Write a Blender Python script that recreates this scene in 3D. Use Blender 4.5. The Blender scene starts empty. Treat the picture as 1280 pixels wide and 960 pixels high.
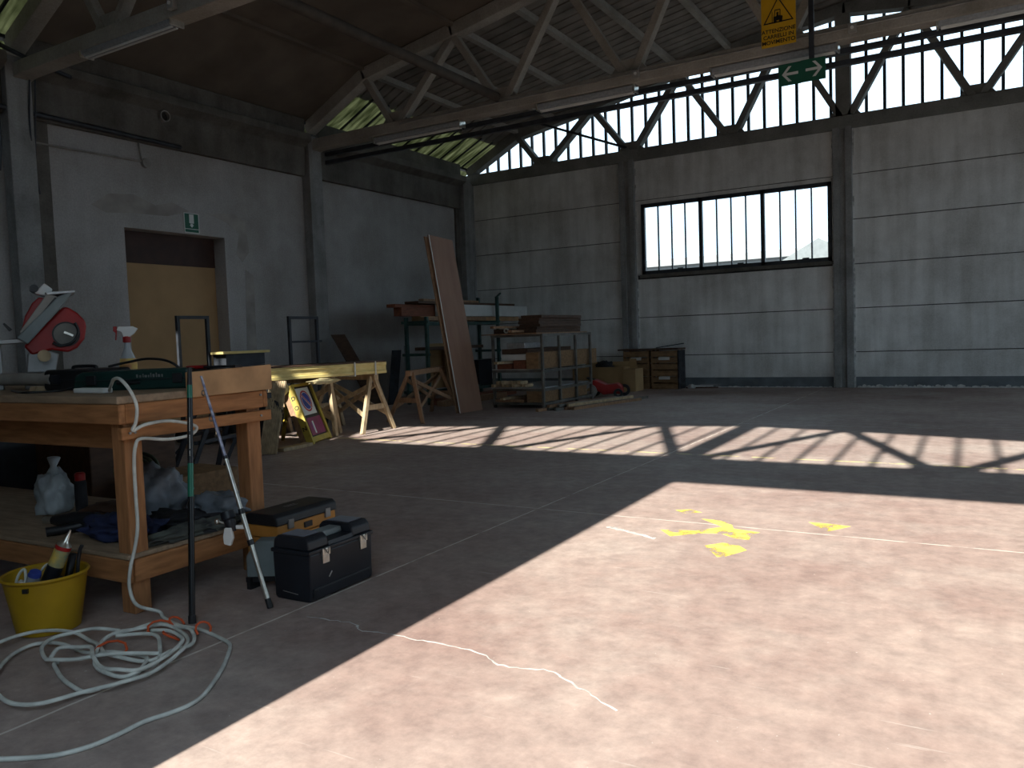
import bpy, bmesh, math, random
from mathutils import Vector, Matrix, noise
random.seed(7)
C = bpy.context.scene.collection
SC = bpy.context.scene

# ------------------------------------------------------------------ camera
cam_data = bpy.data.cameras.new('camera')
cam_data.sensor_width = 36.0
cam_data.lens = 36.0 * 997.2 / 1280
cam_data.clip_start = 0.05
cam_data.clip_end = 300
cam = bpy.data.objects.new('camera', cam_data)
C.objects.link(cam)
yaw, pitch, roll = -0.53865, -0.0593, -0.03563
fwd = Vector((math.sin(yaw) * math.cos(pitch), math.cos(yaw) * math.cos(pitch), math.sin(pitch)))
rgt = Vector((math.cos(yaw), -math.sin(yaw), 0))
upv = rgt.cross(fwd)
r2 = rgt * math.cos(roll) + upv * math.sin(roll)
u2 = -rgt * math.sin(roll) + upv * math.cos(roll)
m3 = Matrix((r2, u2, -fwd)).transposed()
cam.matrix_world = Matrix.Translation((0, 0, 1.2)) @ m3.to_4x4()
SC.camera = cam

# ------------------------------------------------------------------ light and exposure
world = bpy.data.worlds.new('sky')
SC.world = world
world.use_nodes = True
bg = world.node_tree.nodes['Background']
bg.inputs[0].default_value = (0.66, 0.85, 1.0, 1)
bg.inputs[1].default_value = 2.3
sun_data = bpy.data.lights.new('sun', 'SUN')
sun_data.energy = 13.0
sun_data.color = (1.0, 0.935, 0.82)
sun_data.angle = math.radians(0.53)
sun = bpy.data.objects.new('sun', sun_data)
C.objects.link(sun)
SUN_EL = math.radians(34.4)
sd = Vector((-0.018, 1.0, 0)).normalized() * math.cos(SUN_EL) + Vector((0, 0, -math.sin(SUN_EL)))
sun.rotation_euler = sd.to_track_quat('-Z', 'Y').to_euler()
sun.location = (3, -12, 14)
SC.view_settings.view_transform = 'Standard'
SC.view_settings.look = 'None'
SC.view_settings.gamma = 1
SC.view_settings.exposure = 0.0
SC.view_settings.use_curve_mapping = False

# ------------------------------------------------------------------ materials
def mat(name, col, rough=0.7, metal=0.0, var=0.12, scale=6.0, col2=None, bump=0.0, spec=0.4, detail=6.0, stretch=None, trans=0.0):
    m = bpy.data.materials.new(name); m.use_nodes = True
    nt = m.node_tree; b = nt.nodes['Principled BSDF']
    tc = nt.nodes.new('ShaderNodeTexCoord'); no = nt.nodes.new('ShaderNodeTexNoise')
    no.inputs['Scale'].default_value = scale; no.inputs['Detail'].default_value = detail
    src = tc.outputs['Object']
    if stretch:
        mp = nt.nodes.new('ShaderNodeMapping'); mp.inputs['Scale'].default_value = stretch
        nt.links.new(src, mp.inputs[0]); src = mp.outputs[0]
    nt.links.new(src, no.inputs['Vector'])
    rp = nt.nodes.new('ShaderNodeValToRGB')
    c2 = col2 or tuple(c * (1 - 2.2 * var) for c in col)
    c1 = tuple(min(1, c * (1 + var)) for c in col) if not col2 else col
    rp.color_ramp.elements[0].position = 0.33; rp.color_ramp.elements[0].color = (*c2, 1)
    rp.color_ramp.elements[1].position = 0.66; rp.color_ramp.elements[1].color = (*c1, 1)
    nt.links.new(no.outputs['Fac'], rp.inputs[0]); nt.links.new(rp.outputs[0], b.inputs['Base Color'])
    b.inputs['Roughness'].default_value = rough; b.inputs['Metallic'].default_value = metal
    b.inputs['Specular IOR Level'].default_value = spec
    if trans: b.inputs['Transmission Weight'].default_value = trans
    if bump:
        bp = nt.nodes.new('ShaderNodeBump'); bp.inputs['Strength'].default_value = bump; bp.inputs['Distance'].default_value = 0.02
        nt.links.new(no.outputs['Fac'], bp.inputs['Height']); nt.links.new(bp.outputs[0], b.inputs['Normal'])
    return m

def glass_mat(name, tint=(0.97, 0.99, 1.0)):
    m = bpy.data.materials.new(name); m.use_nodes = True; nt = m.node_tree
    nt.nodes.remove(nt.nodes['Principled BSDF']); out = nt.nodes['Material Output']
    t = nt.nodes.new('ShaderNodeBsdfTransparent'); t.inputs[0].default_value = (*tint, 1)
    g = nt.nodes.new('ShaderNodeBsdfGlossy'); g.inputs['Roughness'].default_value = 0.05
    fr = nt.nodes.new('ShaderNodeFresnel'); fr.inputs[0].default_value = 1.2
    mx = nt.nodes.new('ShaderNodeMixShader')
    nt.links.new(fr.outputs[0], mx.inputs[0]); nt.links.new(t.outputs[0], mx.inputs[1]); nt.links.new(g.outputs[0], mx.inputs[2])
    nt.links.new(mx.outputs[0], out.inputs[0])
    return m

def wall_mat(name, base, stain, stainscale=0.9, streak=True, seed=0.0):
    """concrete: cloudy tone, drip streaks, fine grain"""
    m = bpy.data.materials.new(name); m.use_nodes = True; nt = m.node_tree; L = nt.links.new
    b = nt.nodes['Principled BSDF']; b.inputs['Roughness'].default_value = 0.9; b.inputs['Specular IOR Level'].default_value = 0.2
    tc = nt.nodes.new('ShaderNodeTexCoord'); mp = nt.nodes.new('ShaderNodeMapping'); mp.inputs['Location'].default_value = (seed, seed, seed)
    L(tc.outputs['Object'], mp.inputs[0])
    n1 = nt.nodes.new('ShaderNodeTexNoise'); n1.inputs['Scale'].default_value = stainscale; n1.inputs['Detail'].default_value = 8; n1.inputs['Roughness'].default_value = 0.65
    L(mp.outputs[0], n1.inputs['Vector'])
    mp2 = nt.nodes.new('ShaderNodeMapping'); mp2.inputs['Scale'].default_value = (2.6, 2.6, 0.25); mp2.inputs['Location'].default_value = (seed * 2, 3, 1)
    L(tc.outputs['Object'], mp2.inputs[0])
    n2 = nt.nodes.new('ShaderNodeTexNoise'); n2.inputs['Scale'].default_value = 2.0; n2.inputs['Detail'].default_value = 4
    L(mp2.outputs[0], n2.inputs['Vector'])
    n3 = nt.nodes.new('ShaderNodeTexNoise'); n3.inputs['Scale'].default_value = 40; n3.inputs['Detail'].default_value = 3
    L(tc.outputs['Object'], n3.inputs['Vector'])
    r1 = nt.nodes.new('ShaderNodeValToRGB'); r1.color_ramp.elements[0].position = 0.36; r1.color_ramp.elements[1].position = 0.6
    r1.color_ramp.elements[0].color = (*stain, 1); r1.color_ramp.elements[1].color = (*base, 1)
    L(n1.outputs['Fac'], r1.inputs[0])
    mx = nt.nodes.new('ShaderNodeMix'); mx.data_type = 'RGBA'; mx.blend_type = 'MULTIPLY'; mx.inputs[0].default_value = 0.5 if streak else 0.15
    r2_ = nt.nodes.new('ShaderNodeValToRGB'); r2_.color_ramp.elements[0].position = 0.35; r2_.color_ramp.elements[1].position = 0.62
    r2_.color_ramp.elements[0].color = (0.62, 0.61, 0.58, 1); r2_.color_ramp.elements[1].color = (1, 1, 1, 1)
    L(n2.outputs['Fac'], r2_.inputs[0]); L(r1.outputs[0], mx.inputs[6]); L(r2_.outputs[0], mx.inputs[7])
    mx2 = nt.nodes.new('ShaderNodeMix'); mx2.data_type = 'RGBA'; mx2.blend_type = 'OVERLAY'; mx2.inputs[0].default_value = 0.25
    L(mx.outputs[2], mx2.inputs[6]); L(n3.outputs['Fac'], mx2.inputs[7]); L(mx2.outputs[2], b.inputs['Base Color'])
    bp = nt.nodes.new('ShaderNodeBump'); bp.inputs['Strength'].default_value = 0.25; bp.inputs['Distance'].default_value = 0.01
    L(n1.outputs['Fac'], bp.inputs['Height']); L(bp.outputs[0], b.inputs['Normal'])
    return m

def floor_mat():
    m = bpy.data.materials.new('worn_concrete_floor'); m.use_nodes = True; nt = m.node_tree; L = nt.links.new
    b = nt.nodes['Principled BSDF']; b.inputs['Roughness'].default_value = 0.62; b.inputs['Specular IOR Level'].default_value = 0.25
    tc = nt.nodes.new('ShaderNodeTexCoord'); P = tc.outputs['Object']
    def noise_(sc, det, rough=0.6, st=None):
        n = nt.nodes.new('ShaderNodeTexNoise'); n.inputs['Scale'].default_value = sc; n.inputs['Detail'].default_value = det; n.inputs['Roughness'].default_value = rough
        s = P
        if st:
            mp = nt.nodes.new('ShaderNodeMapping'); mp.inputs['Scale'].default_value = st; L(P, mp.inputs[0]); s = mp.outputs[0]
        L(s, n.inputs['Vector']); return n.outputs['Fac']
    def ramp(f, a, bb, ca, cb):
        r = nt.nodes.new('ShaderNodeValToRGB'); r.color_ramp.elements[0].position = a; r.color_ramp.elements[1].position = bb
        r.color_ramp.elements[0].color = (*ca, 1); r.color_ramp.elements[1].color = (*cb, 1); L(f, r.inputs[0]); return r.outputs[0]
    def mix(f, a, bb, mode='MIX'):
        x = nt.nodes.new('ShaderNodeMix'); x.data_type = 'RGBA'; x.blend_type = mode
        if isinstance(f, float): x.inputs[0].default_value = f
        else: L(f, x.inputs[0])
        L(a, x.inputs[6])
        if isinstance(bb, tuple): x.inputs[7].default_value = (*bb, 1)
        else: L(bb, x.inputs[7])
        return x.outputs[2]
    base = ramp(noise_(0.55, 9, 0.68), 0.36, 0.66, (0.31, 0.22, 0.20), (0.465, 0.38, 0.347))
    grey = ramp(noise_(0.9, 7, 0.7, (1.0, 1.0, 1.0)), 0.5, 0.72, (0, 0, 0), (1, 1, 1))
    col = mix(grey, base, (0.45, 0.38, 0.35))
    fine = ramp(noise_(9.0, 8, 0.75), 0.36, 0.7, (0.72, 0.72, 0.72), (1.12, 1.12, 1.1))
    col = mix(1.0, col, fine, 'MULTIPLY')
    scr = ramp(noise_(14.0, 4, 0.5, (0.15, 2.2, 1)), 0.69, 0.75, (0, 0, 0), (0.45, 0.45, 0.45))
    col = mix(scr, col, (0.58, 0.53, 0.49))
    spk = ramp(noise_(55.0, 2, 0.5), 0.74, 0.78, (0, 0, 0), (0.7, 0.7, 0.7))
    col = mix(spk, col, (0.62, 0.58, 0.54))
    # construction joints (light sealed lines) and the old yellow lane line
    sep = nt.nodes.new('ShaderNodeSeparateXYZ'); L(P, sep.inputs[0])
    wob = noise_(3.0, 3)
    def line(axis, pos, half, amp=0.02):
        s = nt.nodes.new('ShaderNodeMath'); s.operation = 'SUBTRACT'; L(sep.outputs[axis], s.inputs[0]); s.inputs[1].default_value = pos + amp * 0.5
        w = nt.nodes.new('ShaderNodeMath'); w.operation = 'MULTIPLY_ADD'; L(wob, w.inputs[0]); w.inputs[1].default_value = amp; L(s.outputs[0], w.inputs[2])
        a = nt.nodes.new('ShaderNodeMath'); a.operation = 'ABSOLUTE'; L(w.outputs[0], a.inputs[0])
        t = nt.nodes.new('ShaderNodeMath'); t.operation = 'LESS_THAN'; L(a.outputs[0], t.inputs[0]); t.inputs[1].default_value = half
        return t.outputs[0]
    def times(a, f, lo, hi):
        r = ramp(f, lo, hi, (0, 0, 0), (1, 1, 1)); x = nt.nodes.new('ShaderNodeMath'); x.operation = 'MULTIPLY'; L(a, x.inputs[0]); L(r, x.inputs[1]); return x.outputs[0]
    brk = noise_(5.0, 4)
    for ax, pos in ((0, -2.687), (1, 4.79), (0, 1.7), (1, 10.1)):
        col = mix(times(line(ax, pos, 0.006), brk, 0.34, 0.5), col, (0.66, 0.6, 0.55))
    col = mix(times(line(1, 7.47, 0.022, 0.01), noise_(7.0, 5), 0.46, 0.56), col, (0.72, 0.62, 0.30))
    L(col, b.inputs['Base Color'])
    rr = nt.nodes.new('ShaderNodeMapRange'); L(noise_(1.3, 6), rr.inputs[0]); rr.inputs[3].default_value = 0.5; rr.inputs[4].default_value = 0.8; L(rr.outputs[0], b.inputs['Roughness'])
    bp = nt.nodes.new('ShaderNodeBump'); bp.inputs['Strength'].default_value = 0.12; bp.inputs['Distance'].default_value = 0.01
    L(noise_(18.0, 6), bp.inputs['Height']); L(bp.outputs[0], b.inputs['Normal'])
    return m

def paint_mat():
    m = mat('worn_yellow_paint', (0.78, 0.66, 0.14), 0.7, var=0.1, scale=8)
    nt = m.node_tree; L = nt.links.new; b = nt.nodes['Principled BSDF']
    tc = nt.nodes.new('ShaderNodeTexCoord'); n = nt.nodes.new('ShaderNodeTexNoise'); n.inputs['Scale'].default_value = 9; n.inputs['Detail'].default_value = 8
    L(tc.outputs['Object'], n.inputs['Vector'])
    r = nt.nodes.new('ShaderNodeValToRGB'); r.color_ramp.elements[0].position = 0.42; r.color_ramp.elements[1].position = 0.52
    L(n.outputs['Fac'], r.inputs[0]); L(r.outputs[0], b.inputs['Alpha'])
    return m

def sheet_mat():
    m = bpy.data.materials.new('mossy_translucent_sheet'); m.use_nodes = True; nt = m.node_tree; L = nt.links.new
    nt.nodes.remove(nt.nodes['Principled BSDF']); out = nt.nodes['Material Output']
    tc = nt.nodes.new('ShaderNodeTexCoord'); mp = nt.nodes.new('ShaderNodeMapping'); mp.inputs['Scale'].default_value = (0.5, 3.0, 0.5); L(tc.outputs['Object'], mp.inputs[0])
    n = nt.nodes.new('ShaderNodeTexNoise'); n.inputs['Scale'].default_value = 4; n.inputs['Detail'].default_value = 8; L(mp.outputs[0], n.inputs['Vector'])
    r = nt.nodes.new('ShaderNodeValToRGB'); r.color_ramp.elements[0].position = 0.35; r.color_ramp.elements[1].position = 0.7
    r.color_ramp.elements[0].color = (0.10, 0.11, 0.065, 1); r.color_ramp.elements[1].color = (0.30, 0.31, 0.215, 1); L(n.outputs['Fac'], r.inputs[0])
    t = nt.nodes.new('ShaderNodeBsdfTranslucent'); d = nt.nodes.new('ShaderNodeBsdfDiffuse'); L(r.outputs[0], t.inputs[0]); L(r.outputs[0], d.inputs[0])
    mx = nt.nodes.new('ShaderNodeMixShader'); mx.inputs[0].default_value = 0.35; L(t.outputs[0], mx.inputs[1]); L(d.outputs[0], mx.inputs[2]); L(mx.outputs[0], out.inputs[0])
    return m

def wood(name, c, dark=None, rough=0.65, scale=(1.0, 1.0, 9.0), ns=5.0):
    return mat(name, c, rough, var=0.1, scale=ns, col2=dark or tuple(x * 0.62 for x in c), stretch=scale, detail=8, spec=0.3)

M = {}
M['floor'] = floor_mat()
M['wall_back'] = wall_mat('precast_panel', (0.80, 0.80, 0.79), (0.58, 0.575, 0.56))
M['wall_left'] = wall_mat('plastered_wall', (0.44, 0.43, 0.425), (0.33, 0.315, 0.30), 0.7, False, 4.0)
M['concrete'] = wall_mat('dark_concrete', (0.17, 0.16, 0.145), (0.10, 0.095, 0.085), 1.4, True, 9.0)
M['column'] = wall_mat('column_concrete', (0.33, 0.335, 0.335), (0.22, 0.22, 0.22), 1.6, True, 2.0)
M['truss'] = wall_mat('truss_concrete', (0.40, 0.375, 0.335), (0.29, 0.27, 0.235), 1.5, False, 6.0)
M['gable'] = wall_mat('gable_concrete', (0.24, 0.24, 0.225), (0.16, 0.16, 0.15), 1.5, False, 7.0)
M['panel'] = mat('roof_panel', (0.15, 0.125, 0.10), 0.85, var=0.12, scale=1.5)
M['sheet'] = mat('fibre_cement_sheet', (0.24, 0.21, 0.18), 0.85, var=0.14, scale=2.5)
M['glazing'] = sheet_mat()
M['plinth'] = mat('painted_plinth', (0.155, 0.175, 0.19), 0.8, var=0.12, scale=4)
M['crust'] = mat('salt_crust', (0.62, 0.62, 0.60), 0.9, var=0.15, scale=9)
M['frame'] = mat('dark_window_steel', (0.03, 0.035, 0.045), 0.5, var=0.15, scale=10)
M['glass'] = glass_mat('window_glass')
M['joint'] = mat('panel_joint', (0.05, 0.05, 0.05), 0.9)
M['seal'] = mat('sealant', (0.55, 0.55, 0.54), 0.9, var=0.2, scale=12)
M['white_out'] = mat('outside_render', (0.25, 0.26, 0.265), 0.8, var=0.03)
M['grey_out'] = mat('outside_roof', (0.17, 0.185, 0.19), 0.8, var=0.05)
M['ground'] = mat('yard_asphalt', (0.13, 0.125, 0.12), 0.9, var=0.1, scale=1.0)
M['pipe'] = mat('dark_pipe', (0.06, 0.065, 0.075), 0.45, 0.5, var=0.15)
M['conduit'] = mat('grey_conduit', (0.30, 0.29, 0.27), 0.6)
M['galv'] = mat('galvanised_steel', (0.45, 0.46, 0.47), 0.4, 0.7, var=0.1, scale=20)
M['pine'] = wood('bench_pine', (0.40, 0.185, 0.075), scale=(1.2, 9, 9))
M['pineY'] = wood('bench_pine_cross', (0.42, 0.19, 0.075), scale=(9, 1.2, 9))
M['pineV'] = wood('bench_pine_upright', (0.41, 0.19, 0.08), scale=(9, 9, 1.2))
M['ply'] = wood('raw_plywood', (0.52, 0.31, 0.155), scale=(2, 2, 2), ns=3)
M['top'] = wood('worn_bench_top', (0.34, 0.25, 0.17), scale=(1.2, 6, 6))
M['black'] = mat('black_plastic', (0.014, 0.015, 0.018), 0.42, var=0.2)
M['blue_black'] = mat('blue_black_plastic', (0.011, 0.014, 0.021), 0.42, var=0.15)
M['green'] = mat('green_plastic', (0.005, 0.032, 0.028), 0.4, var=0.15)
M['red'] = mat('red_paint', (0.34, 0.014, 0.014), 0.4, var=0.1)
M['white'] = mat('white_plastic', (0.72, 0.73, 0.72), 0.5, var=0.05)
M['yellow'] = mat('yellow_plastic', (0.40, 0.24, 0.008), 0.5, var=0.08)
M['orange'] = mat('orange_plastic', (0.55, 0.24, 0.05), 0.5, var=0.08)
M['grey'] = mat('grey_plastic', (0.20, 0.24, 0.25), 0.55, var=0.12)
M['cable'] = mat('white_cable', (0.62, 0.64, 0.60), 0.55, var=0.12, scale=14)
M['tie'] = mat('orange_string', (0.62, 0.10, 0.03), 0.7)
M['chrome'] = mat('bright_metal', (0.68, 0.66, 0.6), 0.28, 0.9, var=0.08, scale=30)
M['steel'] = mat('dull_steel', (0.28, 0.28, 0.28), 0.45, 0.7, var=0.12)
M['oldwood'] = wood('weathered_timber', (0.34, 0.20, 0.115), scale=(6, 6, 2))
M['palewood'] = wood('pale_timber', (0.52, 0.39, 0.24), scale=(4, 4, 2))
M['darkwood'] = wood('dark_timber', (0.10, 0.055, 0.035), scale=(5, 1.2, 5))
M['brownwood'] = wood('brown_board', (0.27, 0.155, 0.105), (0.22, 0.12, 0.08), scale=(3, 3, 0.6), ns=2)
M['redwood'] = wood('red_brown_timber', (0.22, 0.075, 0.04), scale=(5, 1.2, 5))
M['card'] = mat('cardboard', (0.40, 0.26, 0.125), 0.85, var=0.06, scale=3)
M['crate'] = wood('crate_slat', (0.27, 0.16, 0.08), scale=(2, 6, 6))
M['beamY'] = wood('yellow_formwork', (0.80, 0.67, 0.30), (0.66, 0.52, 0.20), scale=(6, 1.0, 6))
M['rackgreen'] = mat('rack_green_steel', (0.035, 0.085, 0.075), 0.5, 0.2, var=0.2)
M['racksteel'] = mat('rack_tube_steel', (0.16, 0.155, 0.14), 0.5, 0.4, var=0.2)
M['rust'] = mat('rusty_steel', (0.10, 0.075, 0.06), 0.7, 0.4, var=0.25)
M['signgreen'] = mat('sign_green', (0.012, 0.11, 0.065), 0.5, var=0.04)
M['signyellow'] = mat('sign_yellow', (0.70, 0.40, 0.012), 0.5, var=0.04)
M['signblack'] = mat('sign_ink', (0.012, 0.010, 0.009), 0.6)
M['signwhite'] = mat('sign_white', (0.68, 0.72, 0.70), 0.5, var=0.04)
M['signblue'] = mat('sign_blue', (0.03, 0.055, 0.30), 0.5)
M['signred'] = mat('sign_red', (0.48, 0.03, 0.05), 0.5)
M['signpink'] = mat('sign_magenta', (0.26, 0.02, 0.10), 0.5)
M['bluecloth'] = mat('blue_cloth', (0.017, 0.026, 0.08), 0.9, var=0.25, scale=9)
M['darkcloth'] = mat('dark_cloth', (0.03, 0.03, 0.035), 0.9, var=0.3, scale=9)
M['bag'] = mat('pale_plastic_film', (0.22, 0.25, 0.29), 0.4, var=0.2, scale=7)
M['whitebag'] = mat('white_plastic_film', (0.36, 0.40, 0.42), 0.4, var=0.15, scale=7)
M['hose'] = mat('green_hose', (0.05, 0.07, 0.04), 0.6)
M['diffuser'] = mat('clear_diffuser', (0.30, 0.32, 0.335), 0.25, var=0.08, scale=30)
M['boardY'] = mat('yellow_board', (0.44, 0.28, 0.135), 0.7, var=0.06, scale=2)
M['transom'] = mat('dark_transom', (0.05, 0.022, 0.015), 0.6)
M['paint'] = paint_mat()
M['doorwhite'] = mat('white_laminate', (0.60, 0.60, 0.58), 0.6, var=0.04)
M['stainless'] = mat('spray_can_label', (0.35, 0.33, 0.28), 0.3, 0.5)

# ------------------------------------------------------------------ mesh builder
class MB:
    def __init__(s): s.v = []; s.f = []
    def add(s, vs, fs):
        o = len(s.v); s.v += [tuple(v) for v in vs]; s.f += [tuple(i + o for i in f) for f in fs]; return s
    def box(s, c, d, rot=None):
        x, y, z = (k / 2 for k in d); q = [Vector((a * x, b * y, e * z)) for e in (-1, 1) for b in (-1, 1) for a in (-1, 1)]
        if rot is not None:
            R = rot if isinstance(rot, Matrix) else Matrix.Rotation(rot, 3, 'Z'); q = [R @ v for v in q]
        c = Vector(c)
        return s.add([v + c for v in q], [(0, 2, 3, 1), (4, 5, 7, 6), (0, 1, 5, 4), (2, 6, 7, 3), (0, 4, 6, 2), (1, 3, 7, 5)])
    def b2(s, lo, hi):
        return s.box([(a + b) / 2 for a, b in zip(lo, hi)], [b - a for a, b in zip(lo, hi)])
    def beam(s, p, q, w, h, up=(0, 0, 1)):
        p = Vector(p); q = Vector(q); d = (q - p); L = d.length; d.normalize(); u = Vector(up)
        if abs(d.dot(u)) > 0.98: u = Vector((1, 0, 0))
        a = d.cross(u).normalized(); b = a.cross(d).normalized()
        return s.box((p + q) / 2, (w, L, h), Matrix((a, d, b)).transposed())
    def ring(s, c, a, b, r, n): return [c + a * (r * math.cos(2 * math.pi * i / n)) + b * (r * math.sin(2 * math.pi * i / n)) for i in range(n)]
    def cyl(s, p, q, r1, r2=None, n=16, cap=True):
        r2 = r1 if r2 is None else r2
        return s.loft([(p, r1), (q, r2)], n, cap)
    def loft(s, pr, n=16, cap=True):
        P = [Vector(p) for p, _ in pr]; d = (P[-1] - P[0]).normalized(); u = Vector((0, 0, 1)) if abs(d.z) < 0.95 else Vector((1, 0, 0))
        a = d.cross(u).normalized(); b = d.cross(a); o = len(s.v); fs = []
        vs = []
        for p, (_, r) in zip(P, pr): vs += s.ring(p, a, b, max(r, 1e-4), n)
        m = len(pr)
        for k in range(m - 1):
            for i in range(n): j = (i + 1) % n; fs.append((k * n + i, k * n + j, (k + 1) * n + j, (k + 1) * n + i))
        if cap: fs.append(tuple(range(n))[::-1]); fs.append(tuple((m - 1) * n + i for i in range(n)))
        return s.add(vs, fs)
    def lathe(s, prof, c=(0, 0, 0), n=28, cap=True):
        return s.loft([((c[0], c[1], c[2] + z), r) for r, z in prof], n, cap) if cap is True else s._lathe(prof, c, n)
    def _lathe(s, prof, c, n):
        vs = []; fs = []
        for r, z in prof:
            vs += [Vector((c[0] + r * math.cos(2 * math.pi * i / n), c[1] + r * math.sin(2 * math.pi * i / n), c[2] + z)) for i in range(n)]
        for k in range(len(prof) - 1):
            for i in range(n): j = (i + 1) % n; fs.append((k * n + i, k * n + j, (k + 1) * n + j, (k + 1) * n + i))
        return s.add(vs, fs)
    def tube(s, pts, r, n=8, closed=False):
        P = [Vector(p) for p in pts]; m = len(P); vs = []; fs = []; prev = None
        for i, p in enumerate(P):
            if closed: d = P[(i + 1) % m] - P[i - 1]
            else: d = P[min(i + 1, m - 1)] - P[max(i - 1, 0)]
            d.normalize()
            if prev is None:
                u = Vector((0, 0, 1)) if abs(d.z) < 0.9 else Vector((1, 0, 0)); a = d.cross(u).normalized()
            else: a = (prev - d * prev.dot(d)).normalized()
            prev = a; b = d.cross(a); vs += s.ring(p, a, b, r, n)
        for k in range(m if closed else m - 1):
            k2 = (k + 1) % m
            for i in range(n): j = (i + 1) % n; fs.append((k * n + i, k * n + j, k2 * n + j, k2 * n + i))
        if not closed: fs.append(tuple(range(n))[::-1]); fs.append(tuple((m - 1) * n + i for i in range(n)))
        return s.add(vs, fs)
    def prism(s, poly, o, u, v, d):
        """polygon in plane (o,u,v) extruded by vector d"""
        o = Vector(o); u = Vector(u); v = Vector(v); d = Vector(d); n = len(poly)
        A = [o + u * x + v * y for x, y in poly]; B = [p + d for p in A]
        fs = [tuple(range(n))[::-1], tuple(n + i for i in range(n))] + [(i, (i + 1) % n, n + (i + 1) % n, n + i) for i in range(n)]
        return s.add(A + B, fs)
    def disc(s, o, u, v, r, d, n=24, r_in=0):
        o = Vector(o); u = Vector(u); v = Vector(v)
        if not r_in: return s.prism([(r * math.cos(2 * math.pi * i / n), r * math.sin(2 * math.pi * i / n)) for i in range(n)], o, u, v, d)
        d = Vector(d); vs = []; fs = []
        for rr, dd in ((r_in, 0), (r, 0), (r, 1), (r_in, 1)):
            vs += [o + u * (rr * math.cos(2 * math.pi * i / n)) + v * (rr * math.sin(2 * math.pi * i / n)) + d * dd for i in range(n)]
        for k in range(4):
            k2 = (k + 1) % 4
            for i in range(n): j = (i + 1) % n; fs.append((k * n + i, k * n + j, k2 * n + j, k2 * n + i))
        return s.add(vs, fs)
    def blob(s, c, d, amp=0.25, freq=3.0, seed=0, sub=4, flat=True):
        bm = bmesh.new(); bmesh.ops.create_icosphere(bm, subdivisions=sub, radius=1)
        c = Vector(c); vs = []
        for v in bm.verts:
            p = v.co.copy(); k = 1 + amp * noise.fractal(p * freq + Vector((seed, seed * 1.7, 3)), 1.0, 2.0, 4)
            p *= k
            if flat and p.z < -0.55: p.z = -0.55
            vs.append(c + Vector((p.x * d[0] / 2, p.y * d[1] / 2, (p.z + (0.55 if flat else 0)) * d[2] / (1.55 if flat else 2))))
        fs = [tuple(v.index for v in f.verts) for f in bm.faces]; bm.free()
        return s.add(vs, fs)
    def build(s, name, m, parent=None, smooth=False, bevel=0.0, world=True, autosmooth=None):
        off = Vector(parent['_w']) if (parent is not None and world and '_w' in parent) else Vector((0, 0, 0))
        me = bpy.data.meshes.new(name); me.from_pydata([tuple(Vector(v) - off) for v in s.v], [], s.f)
        bm = bmesh.new(); bm.from_mesh(me); bmesh.ops.recalc_face_normals(bm, faces=bm.faces); bm.to_mesh(me); bm.free()
        me.materials.append(M[m] if isinstance(m, str) else m)
        if smooth:
            for p in me.polygons: p.use_smooth = True
            if autosmooth:
                try: me.set_sharp_from_angle(angle=math.radians(autosmooth))
                except Exception: pass
        o = bpy.data.objects.new(name, me); C.objects.link(o)
        if parent is not None: o.parent = parent
        if bevel:
            md = o.modifiers.new('bevel', 'BEVEL'); md.width = bevel; md.segments = 2; md.limit_method = 'ANGLE'
        return o

def thing(name, label, cat, loc=(0, 0, 0), rz=0.0, group=None):
    o = bpy.data.objects.new(name, None); C.objects.link(o); o.location = loc; o.rotation_euler = (0, 0, rz)
    o.empty_display_size = 0.1
    if rz == 0: o['_w'] = list(loc)
    o['label'] = label; o['category'] = cat
    if group: o['group'] = group
    return o
def tag(o, label, cat, group=None):
    o['label'] = label; o['category'] = cat
    if group: o['group'] = group
    return o
def struct(o):
    o['kind'] = 'structure'; return o
def dup(root, loc, rz, label=None, group=None):
    r = root.copy(); C.objects.link(r); r.location = loc; r.rotation_euler = (0, 0, rz)
    if label: r['label'] = label
    if group: r['group'] = group
    for ch in list(root.children):
        c = ch.copy(); C.objects.link(c); c.parent = r
        for g in list(ch.children):
            d = g.copy(); C.objects.link(d); d.parent = c
    return r
def smooth_path(pts, k=6, closed=False):
    P = [Vector(p) for p in pts]; n = len(P); out = []
    for i in range(n if closed else n - 1):
        p0 = P[i - 1] if (i > 0 or closed) else P[0]; p1 = P[i]; p2 = P[(i + 1) % n]; p3 = P[(i + 2) % n] if (i + 2 < n or closed) else P[-1]
        for j in range(k):
            t = j / k; out.append(0.5 * ((2 * p1) + (p2 - p0) * t + (2 * p0 - 5 * p1 + 4 * p2 - p3) * t * t + (3 * p1 - p0 - 3 * p2 + p3) * t ** 3))
    if not closed: out.append(P[-1])
    return out
def text(body, size, mtl, parent, loc, rot, name='lettering', ext=0.001):
    cu = bpy.data.curves.new(name, 'FONT'); cu.body = body; cu.size = size; cu.align_x = 'CENTER'; cu.align_y = 'CENTER'; cu.extrude = ext; cu.space_line = 0.85
    o = bpy.data.objects.new(name, cu); C.objects.link(o); o.parent = parent; o.location = loc; o.rotation_euler = rot
    cu.offset = 0.0012; bpy.context.view_layer.update()
    me = bpy.data.meshes.new_from_object(o.evaluated_get(bpy.context.evaluated_depsgraph_get())); bpy.data.objects.remove(o)
    me.materials.clear(); me.materials.append(M[mtl]); o = bpy.data.objects.new(name, me); C.objects.link(o); o.parent = parent; o.location = loc; o.rotation_euler = rot
    return o
# ================================================================== STRUCTURE
XL, YB, YF, XR = -10.85, 16.38, -0.30, 6.25
XC = -2.30                                   # king-post column line
COLS = [-10.85, -6.70, -2.35, 2.0, 6.25]
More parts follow.
